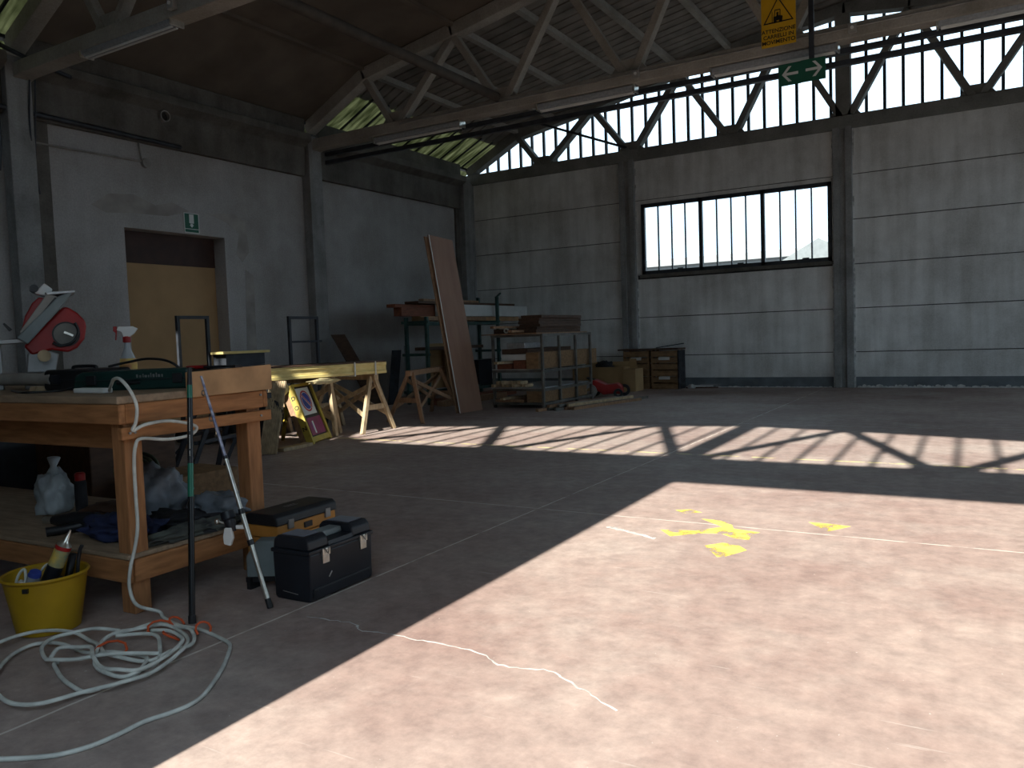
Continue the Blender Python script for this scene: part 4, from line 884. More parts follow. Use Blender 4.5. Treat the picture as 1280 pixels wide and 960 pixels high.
MB().prism([(-0.018, -0.075), (0.012, -0.085), (0.026, -0.05), (0.02, 0.0), (-0.012, 0.0), (-0.02, -0.04)], body + Vector((0.0, -0.012, -0.01)), Vector((0.86, 0.5, 0)), Vector((0, 0, 1)), Vector((0.01, -0.02, 0))).build('reel_rotor', 'white', r2_, bevel=0.004)
MB().tube(smooth_path([body, body + side * 0.045 + dv * 0.0, body + side * 0.055 + dv * 0.0]), 0.005, 8).build('reel_crank', 'chrome', r2_)
MB().blob(body + side * 0.065, (0.026, 0.026, 0.03), 0.05, 2, 3, 2, False).build('reel_knob', 'chrome', r2_, smooth=True)

# ================================================================== TOOLBOXES
tb = thing('toolbox', 'large black toolbox with two metal latches on floor', 'toolbox', (-2.805, 2.835, 0), math.radians(1.5))
def tbp(mb, n, m, par=None, **k): return mb.build(n, m, par or tb, world=False, **k)
# local: long axis Y (+-0.225), depth X (+-0.115), front face +X
tbp(MB().prism([(-0.100, 0), (0.100, 0), (0.113, 0.012), (0.118, 0.225), (-0.118, 0.225), (-0.113, 0.012)], (0, -0.222, 0), (1, 0, 0), (0, 0, 1), (0, 0.444, 0)), 'body', 'blue_black', bevel=0.008)
tbp(MB().b2((-0.123, -0.230, 0.224), (0.123, 0.230, 0.243)), 'lid_rim', 'blue_black', bevel=0.005)
for s in (-1, 1): 
    q = MB(); y0_, y1_ = (-0.222, -0.085) if s < 0 else (0.085, 0.222)
    q.prism([(-0.113, 0.243), (0.113, 0.243), (0.106, 0.285), (0.085, 0.305), (-0.085, 0.305), (-0.106, 0.285)], (0, y0_, 0), (1, 0, 0), (0, 0, 1), (0, y1_ - y0_, 0)); tbp(q, 'lid_end', 'blue_black', bevel=0.008)
    tbp(MB().b2((-0.07, y0_ + 0.02, 0.3055), (0.07, y1_ - 0.015, 0.309)), 'organiser_lid', mat('smoky_cover', (0.22, 0.24, 0.30), 0.35, var=0.1), bevel=0.002)
tbp(MB().prism([(-0.113, 0.243), (0.113, 0.243), (0.108, 0.262), (-0.108, 0.262)], (0, -0.086, 0), (1, 0, 0), (0, 0, 1), (0, 0.172, 0)), 'lid_middle', 'blue_black')
tbp(MB().prism([(-0.045, 0.262), (0.045, 0.262), (0.04, 0.292), (-0.04, 0.292)], (0, -0.088, 0), (1, 0, 0), (0, 0, 1), (0, 0.176, 0)), 'handle', 'grey', bevel=0.008)
for y in (-0.120, 0.150):
    l = tbp(MB().b2((0.116, y - 0.026, 0.205), (0.130, y + 0.026, 0.240)), 'latch', 'chrome', bevel=0.003)
    tbp(MB().b2((0.117, y - 0.022, 0.168), (0.126, y + 0.022, 0.204)), 'latch_plate', 'chrome', l, bevel=0.002); tbp(MB().tube([(0.133, y - 0.015, 0.24), (0.138, y, 0.215), (0.133, y + 0.015, 0.24)], 0.003, 6), 'latch_wire', 'steel', l)
tbp(MB().b2((0.108, -0.205, 0.012), (0.121, 0.205, 0.062)), 'front_ledge', 'black', bevel=0.004)
tbp(MB().b2((0.1205, -0.195, 0.019), (0.1225, 0.195, 0.055)), 'ledge_inlay', 'blue_black')
tbp(MB().beam((0.1185, -0.10, 0.095), (0.1195, -0.08, 0.118), 0.003, 0.006), 'scratch', 'galv'); tbp(MB().beam((-0.06, -0.2235, 0.042), (0.035, -0.2235, 0.034), 0.003, 0.003), 'scratch', 'galv')
oc = thing('orange_tool_case', 'orange tool case with black lid behind the black toolbox', 'case', (-3.235, 3.045, 0), math.radians(2))
# front face +X, length Y
for z0_, z1_ in ((0.0, 0.10), (0.105, 0.205), (0.21, 0.272)): MB().b2((-0.11, -0.22, z0_), (0.11, 0.22, z1_)).build('drawer', 'orange', oc, bevel=0.006, world=False)
MB().prism([(-0.118, 0.272), (0.118, 0.272), (0.112, 0.315), (0.09, 0.333), (-0.09, 0.333), (-0.112, 0.315)], (0, -0.228, 0), (1, 0, 0), (0, 0, 1), (0, 0.456, 0)).build('black_lid', 'black', oc, bevel=0.008, world=False)
for y in (-0.13, 0.15): MB().b2((0.108, y - 0.02, 0.245), (0.122, y + 0.02, 0.295)).build('latch', 'steel', oc, bevel=0.003, world=False)
MB().b2((0.108, -0.03, 0.225), (0.118, 0.03, 0.255)).build('handle', 'black', oc, bevel=0.003, world=False)
wl_ = MB()
for i, (x, w) in enumerate(((-0.045, .018), (-0.022, .016), (-0.002, .018), (0.02, .016))): wl_.b2((-0.02, x, 0.333), (0.012, x + w * 0.4, 0.3345)); wl_.b2((-0.02, x, 0.333), (-0.014, x + w, 0.3345)); wl_.b2((0.006, x, 0.333), (0.012, x + w, 0.3345))
wl_.build('worn_logo', 'steel', oc, world=False)
gt = thing('grey_tool_holder', 'small grey holder with black foot between bench and black toolbox', 'box', (-3.06, 2.70, 0))
MB().prism([(-0.105, 0.05), (0.075, 0.05), (0.06, 0.235), (-0.055, 0.235), (-0.105, 0.16)], (-3.06, 2.70, 0), Vector((0.86, 0.5, 0)).normalized(), (0, 0, 1), Vector((-0.05, 0.087, 0))).build('body', 'grey', gt, bevel=0.008)
for k in (-0.095, 0.05): MB().b2((-3.06 + k * 0.86 - 0.005, 2.70 + k * 0.5 - 0.01, 0), (-3.06 + k * 0.86 + 0.02, 2.70 + k * 0.5 + 0.05, 0.06)).build('foot', 'black', gt)
MB().prism([(-0.107, 0.035), (0.078, 0.035), (0.078, 0.06), (-0.107, 0.06)], (-3.06 + 0.003, 2.70 - 0.005, 0), Vector((0.86, 0.5, 0)).normalized(), (0, 0, 1), Vector((-0.055, 0.095, 0))).build('base', 'black', gt)
# ================================================================== SAWHORSES AND TIMBER ALONG THE LEFT SIDE
def sawhorse(name, label, p, q, h, feet, m='oldwood', group=None):
    """beam from p to q (plan), feet = four plan points: two near p, two near q"""
    c = ((p[0] + q[0]) / 2, (p[1] + q[1]) / 2, 0); t = thing(name, label, 'sawhorse', c, group=group)
    P_, Q_ = Vector((p[0], p[1], h - 0.04)), Vector((q[0], q[1], h - 0.04))
    MB().beam(P_, Q_, 0.075, 0.08).build('beam', m, t, bevel=0.005)
    tops = [P_ + (Q_ - P_) * 0.1, P_ + (Q_ - P_) * 0.1, P_ + (Q_ - P_) * 0.9, P_ + (Q_ - P_) * 0.9]
    for T, f in zip(tops, feet): 
        d = (Vector((f[0], f[1], 0)) - T); d.z = 0; d.normalize()
        MB().beam(Vector((f[0], f[1], 0.0)) , T + d * 0.045 + Vector((0, 0, 0.0)), 0.055, 0.05, (Q_ - P_)).build('leg', m, t, bevel=0.004)
    F = [Vector((f[0], f[1], 0)) for f in feet]
    for i, j in ((0, 1), (2, 3)):
        a = F[i].lerp(tops[i], 0.45); b = F[j].lerp(tops[j], 0.45); MB().beam(a, b, 0.02, 0.07).build('cross_rail', m, t)
    for i, j in ((0, 2), (1, 3)):
        MB().beam(F[i].lerp(tops[i], 0.3), F[j].lerp(tops[j], 0.85), 0.02, 0.055).build('brace', m, t); MB().beam(F[i].lerp(tops[i], 0.85), F[j].lerp(tops[j], 0.3), 0.02, 0.055).build('brace', m, t)
    return t
G = 'timber sawhorses along the left side'
sawhorse('sawhorse', 'bare sawhorse nearest the tall leaning board, nothing on top', (-7.22, 9.15), (-7.72, 10.65), 0.76, [(-7.62, 9.15), (-6.93, 9.08), (-7.98, 10.70), (-7.35, 10.62)], group=G)
sawhorse('sawhorse', 'sunlit sawhorse carrying the right end of the yellow beams', (-7.0, 8.2), (-8.0, 8.3), 0.77, [(-6.97, 7.84), (-7.02, 8.54), (-8.05, 7.95), (-8.05, 8.65)], 'palewood', G)
sawhorse('sawhorse', 'sawhorse below the middle of the yellow beams behind the no-parking board', (-7.22, 7.62), (-8.2, 7.5), 0.77, [(-7.21, 7.60), (-7.4, 7.88), (-8.2, 7.2), (-8.25, 7.82)], 'palewood', G)
sawhorse('sawhorse', 'sawhorse hidden behind the ribbed plank at the left end of the yellow beams', (-7.32, 6.45), (-8.3, 6.45), 0.77, [(-7.35, 6.2), (-7.35, 6.72), (-8.3, 6.15), (-8.3, 6.75)], 'oldwood', G)
FB = Vector((0.225, 0.974, 0)); FN = Vector((0.974, -0.225, 0))
def fbeam(b, off, s0, s1, z0, z1, w):
    o = Vector((-7.46, 6.42, 0)) - FN * off; b.beam(o + FB * s0 + Vector((0, 0, (z0 + z1) / 2)), o + FB * s1 + Vector((0, 0, (z0 + z1) / 2)), w, z1 - z0); return b
for off, s0, s1, lab in ((0.0, 0.0, 2.02, 'yellow formwork beam nearest the camera across the sawhorses'), (0.22, -0.1, 2.1, 'second yellow formwork beam across the sawhorses'), (0.46, -0.05, 2.05, 'rear yellow formwork beam across the sawhorses')):
    o = Vector((-7.46, 6.42, 0)) - FN * off + FB * (s0 + s1) / 2
    t = thing('formwork_beam', lab, 'beam', (o.x, o.y, 0.77), group='yellow formwork beams')
    fbeam(MB(), off, s0, s1, 0.772, 0.812, 0.08).build('lower_flange', 'beamY', t, bevel=0.004); fbeam(MB(), off, s0, s1, 0.882, 0.922, 0.08).build('upper_flange', 'beamY', t, bevel=0.004); fbeam(MB(), off, s0, s1, 0.812, 0.882, 0.05).build('web', 'beamY', t)
for s, w in ((1.5, 'left'), (1.83, 'right')):
    o = Vector((-7.46, 6.42, 0)) + FB * s; tag(MB().tube([o + FN * 0.05 + Vector((0, 0, 0.765)), o + FN * 0.05 + Vector((0, 0, 0.93)), o - FN * 0.52 + Vector((0, 0, 0.93)), o - FN * 0.52 + Vector((0, 0, 0.765))], 0.012, 8, True).build('band', 'cable'), 'pale strap around the yellow beams, %s of two' % w, 'strap')
tag(fbeam(MB(), 0.23, 0.05, 2.0, 0.923, 0.940, 0.56).build('dark_sheet', 'darkwood'), 'thin dark board lying on the yellow beams', 'board')
M['sack'] = mat('pale_sacking', (0.55, 0.47, 0.27), 0.9, var=0.15, scale=9)
for s, w, h, lab in ((0.42, 0.26, 0.16, 'pale crumpled sacking under the yellow beam by the no-parking board'), (1.05, 0.5, 0.07, 'pale torn paper edge hanging under the middle of the yellow beam')):
    o = Vector((-7.46, 6.42, 0)) + FB * s + FN * 0.03; tag(MB().blob((o.x, o.y, 0.772 - h * 0.7), (0.05, w, h), 0.35, 2.2, 90 + s, 4, False).build('sacking', 'sack', smooth=True), lab, 'cloth')
# ribbed plank leaning on the sawhorse
rp_ = thing('ribbed_plank', 'ribbed decking plank leaning beside the no-parking board', 'plank', (-6.80, 6.07, 0))
a0, a1 = Vector((-6.80, 6.10, 0.0)), Vector((-6.93, 6.42, 0.78)); wv = Vector((0.85, 0.5, 0)).normalized(); nv = (a1 - a0).cross(wv).normalized()
pts = []; n_ = 8; Wd = 0.19
prof = [(0, 0)]
for k in range(n_):
    x = Wd * k / n_; prof += [(x + 0.001, 0.026), (x + Wd / n_ * 0.6, 0.026), (x + Wd / n_ * 0.68, 0.016), (x + Wd / n_ * 0.94, 0.016)]
prof += [(Wd, 0)]
MB().prism([(x - Wd / 2, -y) for x, y in prof], a0, wv, nv, a1 - a0).build('board', 'palewood', rp_)
tag(MB().blob((-7.36, 6.30, 0.42), (1.0, 0.12, 0.62), 0.3, 2.6, 140, 4, False).build('hanging_shade_cloth', 'darkcloth', smooth=True), 'dark cloth lump added behind the ribbed plank to shade the no-parking board', 'clothing')  # dark lump on the sawhorse, placed and widened to shade the board's side
# A-frame no-parking board
na = thing('no_parking_board', 'yellow A-frame board with blue and red no-parking sign', 'sign', (-7.2, 7.15, 0))
b0, b1 = Vector((-6.90, 6.88, 0.0)), Vector((-7.13, 7.42, 0.0)); up_ = Vector((-7.33, 6.98, 0.70)) - b0; ev = (b1 - b0); Wn = ev.length; ev.normalize(); Hn = up_.length; uv = up_.normalized(); nn = ev.cross(uv).normalized()
if nn.x < 0: nn = -nn
def npz(name, x0, x1, y0, y1, d0, d1, m, bev=0.0): return MB().prism([(x0, y0), (x1, y0), (x1, y1), (x0, y1)], b0 + nn * d0, ev, uv, nn * (d1 - d0)).build(name, m, na, bevel=bev)
npz('panel', 0.03, Wn - 0.03, 0.05, Hn - 0.02, -0.012, 0.0, 'signblack')
M['ayel'] = mat('faded_yellow_paint', (0.50, 0.37, 0.06), 0.6, var=0.12, scale=8)
npz('side_panel', -0.018, 0.0, 0.0, Hn * 0.98, -0.13, -0.061, 'oldwood', 0.003); npz('letter_stile', -0.022, 0.022, 0.0, Hn, -0.06, 0.025, 'ayel', 0.003); npz('side_stile', Wn - 0.045, Wn + 0.01, 0.0, Hn, -0.04, 0.025, 'ayel', 0.004)
npz('bottom_rail', 0.03, Wn - 0.03, 0.02, 0.09, -0.03, 0.02, 'ayel', 0.004); npz('top_rail', 0.03, Wn - 0.03, Hn - 0.035, Hn, -0.03, 0.02, 'ayel', 0.004)
npz('sign_plate', 0.07, Wn - 0.12, Hn * 0.47, Hn - 0.06, 0.002, 0.006, 'signwhite')
ccn = b0 + ev * (0.07 + Wn - 0.12) / 2 + uv * (Hn * 0.735 - 0.03) + nn * 0.0065; RR = 0.15
MB().disc(ccn, ev, uv, RR, nn * 0.002, 36).build('red_ring', 'signred', na); MB().disc(ccn + nn * 0.0022, ev, uv, RR * 0.84, nn * 0.001, 36).build('white_ring', 'signwhite', na); MB().disc(ccn + nn * 0.0033, ev, uv, RR * 0.78, nn * 0.001, 36).build('blue_disc', 'signblue', na)
def slash(w, d, m, nm): 
    q = (ev - uv).normalized(); r = (ev + uv).normalized(); MB().prism([(-RR * 0.8, -w), (RR * 0.8, -w), (RR * 0.8, w), (-RR * 0.8, w)], ccn + nn * d, q, r, nn * 0.001).build(nm, m, na)
slash(0.020, 0.0044, 'signwhite', 'slash_border'); slash(0.012, 0.0055, 'signred', 'red_slash')
npz('lower_plate', 0.085, Wn - 0.07, 0.11, Hn * 0.42, 0.002, 0.006, 'signpink')
npz('plate_symbol', 0.20, 0.24, 0.13, Hn * 0.36, 0.0062, 0.0075, 'signwhite'); 
npz('plate_symbol', 0.16, 0.20, 0.17, Hn * 0.34, 0.0062, 0.0075, mat('sign_mauve', (0.28, 0.05, 0.22), 0.5))
# letters down the outer face of the left stile: D, O and N survive
def stile_letter(ch, f):
    cu = bpy.data.curves.new('tmp', 'FONT'); cu.body = ch; cu.size = 0.075; cu.align_x = 'CENTER'; cu.align_y = 'CENTER'; cu.extrude = 0.001; cu.offset = 0.002
    o = bpy.data.objects.new('tmp', cu); C.objects.link(o); bpy.context.view_layer.update()
    me = bpy.data.meshes.new_from_object(o.evaluated_get(bpy.context.evaluated_depsgraph_get())); bpy.data.objects.remove(o)
    me.name = 'lettering'; me.materials.clear(); me.materials.append(M['signblack'])
    L_ = bpy.data.objects.new('lettering', me); C.objects.link(L_); L_.parent = na
    X_ = nn if nn.cross(uv).dot(-ev) > 0 else -nn
    R_ = Matrix((X_, uv, X_.cross(uv))).transposed().to_4x4()
    L_.matrix_parent_inverse = Matrix(); L_.matrix_local = Matrix.Translation(b0 + uv * (Hn * f) - nn * 0.018 - ev * 0.0225 - Vector(na['_w'])) @ R_
for ch, f in (('D', 0.78), ('O', 0.62), ('N', 0.27)): stile_letter(ch, f)
rear = MB(); rear.beam(b0 + up_ * 0 + uv * (Hn * 0.97) - nn * 0.05 + ev * 0.05, Vector((-7.62, 7.08, 0.0)), 0.04, 0.03); rear.build('rear_leg', 'ayel', na); rear = MB(); rear.beam(b0 + uv * (Hn * 0.97) - nn * 0.05 + ev * (Wn - 0.05), Vector((-7.80, 7.52, 0.0)), 0.04, 0.03); rear.build('rear_leg', 'ayel', na)
tag(MB().box((-6.86, 6.55, 0.02), (0.12, 0.52, 0.04), 0.12).build('floor_batten', 'palewood', bevel=0.004), 'pale batten lying on the floor below the no-parking board', 'batten')
# dark low trestle behind the bench
dt = thing('low_trestle', 'low dark metal trestle on floor behind the bench end', 'trestle', (-7.9, 6.25, 0))
MB().beam((-7.75, 5.75, 0.21), (-8.1, 6.8, 0.21), 0.05, 0.035).build('top_bar', 'frame', dt)
for (tx, ty, fx, fy) in ((-7.77, 5.82, -7.5, 5.66), (-7.8, 5.9, -7.95, 5.78), (-8.06, 6.68, -7.75, 6.55), (-8.07, 6.7, -8.3, 6.72)): MB().beam((fx, fy, 0), (tx, ty, 0.2), 0.04, 0.035).build('leg', 'frame', dt)
dm = thing('folding_stand', 'dark folding metal stand behind the bench seen under its rail', 'stand', (-5.6, 4.6, 0))
for (a_, b_) in (((-5.75, 4.25, 0.0), (-5.65, 4.52, 0.72)), ((-6.3, 4.5, 0.0), (-5.85, 4.5, 0.72)), ((-5.95, 4.75, 0.0), (-5.75, 5.0, 0.72)), ((-6.35, 5.05, 0.0), (-5.9, 4.9, 0.72))): MB().beam(a_, b_, 0.04, 0.03).build('leg', 'frame', dm)
MB().b2((-6.1, 4.35, 0.72), (-5.6, 5.1, 0.77)).build('plate', 'frame', dm, bevel=0.004); MB().beam((-5.72, 4.35, 0.4), (-5.85, 4.9, 0.4), 0.03, 0.03).build('tie_bar', 'frame', dm)
# boards trolley by the boarded door
tr = thing('board_trolley', 'board trolley with two dark end hoops beside the boarded doorway', 'trolley', (-8.5, 7.5, 0))
for y, wy, low in ((6.53, 0.43, False), (8.40, 0.54, True)):
    f_ = MB(); y0, y1 = y - wy / 2, y + wy / 2
    for yy in (y0, y1): f_.b2((-8.52, yy - 0.02, 0.08), (-8.48, yy + 0.02, 1.60))
    f_.b2((-8.52, y0, 1.56), (-8.48, y1, 1.60))
    if low: f_.b2((-8.515, y0 + .02, 1.22), (-8.485, y1 - .02 + 0.1, 1.25))
    f_.build('end_hoop', 'frame', tr)
MB().b2((-8.9, 6.25, 0.16), (-8.2, 8.75, 0.22)).build('deck', 'frame', tr, bevel=0.005)
for x in (-8.8, -8.3):
    for y in (6.5, 8.5): MB().cyl((x - 0.03, y, 0.08), (x + 0.03, y, 0.08), 0.08, n=18).build('wheel', 'black', tr, smooth=True, autosmooth=40)
def stack(n, x0, x1, y0, y1, z0, t, m, name, lab, cat, grp, jitter=0.03):
    z = z0; words = ['bottom', 'second', 'third', 'fourth', 'fifth', 'sixth', 'seventh', 'eighth']
    for k in range(n):
        j = random.uniform(-jitter, jitter); w = words[k] if k < n - 1 else 'topmost'
        tag(MB().b2((x0 + j, y0 + j * 2, z), (x1 + j, y1 - j, z + t - 0.002)).build(name, m, bevel=0.002), '%s %s' % (w, lab), cat, grp); z += t
    return z
stack(6, -8.46, -8.22, 6.86, 7.40, 0.22, 0.148, 'frame', 'stacked_timber', 'dark timber in the stack on the board trolley', 'timber', 'timbers on the board trolley')
tag(MB().b2((-8.44, 6.72, 1.108), (-8.2, 7.48, 1.14)).build('orange_board', 'beamY', bevel=0.003), 'orange-yellow sunlit board on top of the trolley stack', 'board')
# ================================================================== LEANING BOARDS AND RACKS
lb = thing('leaning_board', 'tall brown board leaning against the green rack', 'board', (-7.0, 10.6, 0))
q0, q1, q2 = Vector((-7.27, 10.50, 0.0)), Vector((-7.24, 11.14, 0.0)), Vector((-7.80, 10.52, 2.90))
ee = (q1 - q0); ll = (q2 - q0); nb_ = ee.cross(ll).normalized()
MB().prism([(0, 0), (1, 0), (1.05, 0.985), (0.08, 1.0)], q0 - nb_ * 0.0, ee, ll, nb_ * -0.02).build('face', 'brownwood', lb)
MB().prism([(0, 0), (0.03, 0), (0.11, 1.0), (0.08, 1.0)], q0 + nb_ * 0.0, ee, ll, nb_ * 0.004).build('pale_edge', 'doorwhite', lb)
l2 = thing('leaning_board', 'thin second board just behind the tall leaning one', 'board', (-7.4, 10.5, 0))
MB().prism([(-0.05, 0), (0.6, 0), (0.66, 0.99), (0.03, 0.995)], q0 - nb_ * 0.045 if nb_.x > 0 else q0 + nb_ * 0.045, ee, ll, (0, 0, 0.0)) if False else None
MB().prism([(0, 0), (0.9, 0), (0.95, 0.98), (0.02, 0.99)], q0 + Vector((-0.045, -0.012, 0)), ee, ll, Vector((-0.018, 0, 0))).build('face', 'oldwood', l2)
# green rack
gr_ = thing('timber_rack', 'green steel timber rack with long boards in far left corner', 'rack', (-9.05, 13.05, 0))
RX0, RX1, RY0, RY1 = -9.30, -8.83, 11.80, 14.28
for y in (RY0, RY1):
    for x in (RX0, RX1): MB().b2((x - 0.03, y - 0.03, 0), (x + 0.03, y + 0.03, 1.62 if y == RY0 else 2.05)).build('post', 'rackgreen', gr_, bevel=0.004)
for y in (RY0, RY1):
    for z in (0.25, 0.95, 1.55): MB().b2((RX0 - 0.1, y - 0.025, z - 0.05), (RX1 + 0.05, y + 0.025, z)).build('crossbar', 'rackgreen', gr_)
for x in (RX0, RX1):
    for z in (0.22, 1.52): MB().b2((x - 0.02, RY0, z - 0.05), (x + 0.02, RY1, z)).build('rail', 'rackgreen', gr_)
MB().beam((RX1, RY1 - 0.05, 2.02), (RX1 + 0.02, RY1 + 0.12, 2.12), 0.03, 0.03).build('post_hook', 'rackgreen', gr_)
GB = 'timber on the green rack'
def lay(name, lo, hi, m, lab, cat='timber', grp=GB): return tag(MB().b2(lo, hi).build(name, m, bevel=0.004), lab, cat, grp)
lay('long_board', (-9.28, 11.95, 1.552), (-9.08, 15.6, 1.64), 'ply', 'yellowish plank, lowest layer on the green rack top')
lay('long_board', (-9.05, 11.9, 1.552), (-8.87, 13.9, 1.62), 'oldwood', 'short weathered plank beside the yellowish plank on green rack')
lay('dark_joist', (-9.3, 11.45, 1.642), (-9.12, 12.6, 1.80), 'redwood', 'short dark red joist end on the green rack, left of white board')
lay('laminate_board', (-9.10, 12.45, 1.642), (-8.95, 15.75, 1.87), 'doorwhite', 'white laminated board across the top of the green rack')
lay('long_board', (-9.34, 11.3, 1.802), (-9.14, 13.4, 1.86), 'redwood', 'red-brown board poking out left at the green rack top')
lay('long_board', (-9.32, 11.8, 1.872), (-9.0, 15.3, 1.92), 'darkwood', 'dark board lying over the white laminated board')
lay('rough_batten', (-9.22, 12.1, 1.922), (-9.1, 14.0, 1.97), 'oldwood', 'rough batten uppermost on the green rack')
lay('brown_sheet', (-9.22, 12.25, 0.252), (-9.18, 13.0, 1.12), 'card', 'brown panel standing inside the green rack lower level')
lay('brown_sheet', (-9.12, 12.7, 0.252), (-9.07, 13.4, 1.06), 'crate', 'darker panel standing inside the green rack behind the leaning board')
lay('plank_bundle', (-9.2, 11.9, 1.0), (-8.9, 13.8, 1.06), 'darkwood', 'dark plank on the middle bars of the green rack')
lay('dark_box', (-9.2, 13.6, 0.252), (-8.9, 14.1, 0.75), 'blue_black', 'dark box low at the right end of the green rack', 'box')
lay('floor_joist', (-8.72, 11.7, 0.0), (-8.5, 14.4, 0.12), 'redwood', 'red-brown joist on the floor along the green rack')
lay('floor_joist', (-8.45, 11.5, 0.0), (-8.25, 13.6, 0.10), 'oldwood', 'weathered joist on the floor before the green rack')
# dark shapes against the left wall
for (lab, pts, m) in (('dark narrow board leaning on left wall above the yellow beams', ((-9.6, 11.1), (-10.3, 10.85), 1.35, 0.28), 'darkwood'), ('grey-black short board standing on floor left of the green rack', ((-9.7, 11.65), (-9.75, 11.9), 1.02, 0.2), 'frame'), ('pale grey board leaning at the left end of the green rack', ((-9.5, 11.95), (-9.62, 12.1), 1.1, 0.12), 'steel')):
    (a_, b_, h_, w_) = pts; d_ = Vector((0.25, 0.97, 0))
    tag(MB().prism([(0, 0), (w_, 0), (w_, 1), (0, 1)], (a_[0], a_[1], 0), d_, Vector((b_[0] - a_[0], b_[1] - a_[1], h_)), (0.03, -0.008, 0)).build('standing_board', m), lab, 'board')
# tube rack
tk = thing('tube_rack', 'steel tube rack with shelves of timber near the far wall', 'rack', (-6.65, 12.3, 0))
TX0, TX1 = -7.22, -6.22; TY = [11.4, 12.0, 12.62, 13.22]
for y in TY: MB().b2((TX1 - 0.022, y - 0.022, 0.0), (TX1 + 0.022, y + 0.022, 1.23)).build('post', 'racksteel', tk, bevel=0.004)
for y in (TY[0] + 0.1, TY[-1]): MB().b2((TX0 - 0.022, y - 0.022, 0.0), (TX0 + 0.022, y + 0.022, 1.23)).build('post', 'racksteel', tk, bevel=0.004)
for z in (1.23, 0.64, 0.33, 0.10):
    MB().b2((TX1 - 0.02, TY[0], z - 0.04), (TX1 + 0.02, TY[-1], z)).build('rail', 'racksteel', tk); MB().b2((TX0 - 0.02, TY[0] + 0.1, z - 0.04), (TX0 + 0.02, TY[-1], z)).build('rail', 'racksteel', tk)
    for y in (TY[0] + 0.05, TY[-1]): MB().b2((TX0, y - 0.02, z - 0.04), (TX1, y + 0.02, z)).build('crossbar', 'racksteel', tk)
MB().b2((TX0 - 0.1, 11.3, 1.232), (TX1 - 0.04, 13.2, 1.25)).build('top_shelf', 'oldwood', tk); MB().b2((TX0, 11.35, 0.332), (TX1 - 0.03, 13.2, 0.35)).build('lower_shelf', 'galv', tk); MB().b2((TX0, 11.45, 0.642), (TX1 - 0.2, 13.2, 0.655)).build('middle_shelf', 'doorwhite', tk)
GT = 'timber on the tube rack'
stack(6, -6.85, -6.45, 11.75, 13.35, 1.252, 0.05, 'darkwood', 'dark_sheet_stack', 'of the dark sheets stacked on the tube rack top', 'sheet', GT, 0.03)
lay('rough_batten', (-7.2, 11.5, 1.252), (-7.0, 13.0, 1.33), 'darkwood', 'dark batten at the left on the tube rack top', grp=GT)
tag(MB().tube([(-6.9 + 0.04 * math.cos(a * .7), 11.42, 1.30 + 0.035 * math.sin(a * .7)) for a in range(9)], 0.012, 8, True).build('cable_roll', 'cable'), 'small white cable ring on the front edge of the tube rack top', 'cable')
lay('timber_beam', (-6.5, 11.35, 0.66), (-6.27, 13.6, 0.93), 'crate', 'long brown timber on the right of the tube rack middle shelf', grp=GT)
lay('timber_beam', (-6.78, 11.42, 0.66), (-6.55, 13.3, 0.80), 'redwood', 'red-brown timber beside the long brown one on the middle shelf', grp=GT)
lay('timber_beam', (-7.08, 11.38, 0.66), (-6.82, 13.2, 0.74), 'redwood', 'low red-brown timber at left of the middle shelf', grp=GT)
lay('carton', (-7.02, 11.44, 0.805), (-6.56, 12.3, 0.90), 'doorwhite', 'flat pale carton on the red-brown timbers', 'box', GT)
lay('timber_beam', (-7.05, 11.5, 0.905), (-6.55, 13.1, 0.99), 'darkwood', 'dark timber above the pale carton', grp=GT)
lay('carton', (-6.95, 11.5, 1.0), (-6.6, 12.1, 1.09), 'galv', 'small grey carton just below the tube rack top', 'box', GT)
lay('base_timber', (-6.55, 11.42, 0.105), (-6.25, 13.1, 0.29), 'crate', 'orange-brown timber on the lowest bars of the tube rack', grp=GT)
lay('base_board', (-7.15, 11.4, 0.105), (-6.6, 12.9, 0.15), 'oldwood', 'flat board on the lowest bars of the tube rack', grp=GT)
for k, (x, y0_, y1_, z, ang, m_, lab) in enumerate(((-6.98, 11.1, 12.6, 1.36, 0.05, 'oldwood', 'thin batten poking forward at left on the tube rack top'), (-6.7, 11.2, 12.4, 1.285, -0.12, 'oldwood', 'crooked batten poking forward at the middle of the rack top'), (-6.9, 11.05, 12.2, 0.775, 0.04, 'palewood', 'pale batten end poking out of the middle shelf'), (-6.9, 11.2, 12.3, 0.175, 0.1, 'palewood', 'pale batten on the lowest bars of the tube rack'))):
    tag(MB().beam((x, y0_, z), (x + ang, y1_, z), 0.07, 0.04).build('loose_batten', m_, bevel=0.003), lab, 'timber', GT)
words = ['leftmost', 'second', 'third', 'fourth', 'fifth', 'sixth', 'seventh', 'eighth', 'rightmost']
for k in range(9):
    x = -7.15 + k * 0.068; tag(MB().box((x, 11.46 + 0.05 * (k % 3), 0.352 + 0.028 + (0.05 if k % 2 else 0)), (0.055 + 0.01 * (k % 3), 0.22, 0.05), random.uniform(-0.25, 0.25)).build('wood_offcut', 'palewood', bevel=0.004), '%s pale wood offcut in the heap on the lower shelf' % words[k], 'offcut', 'offcuts on the lower shelf')
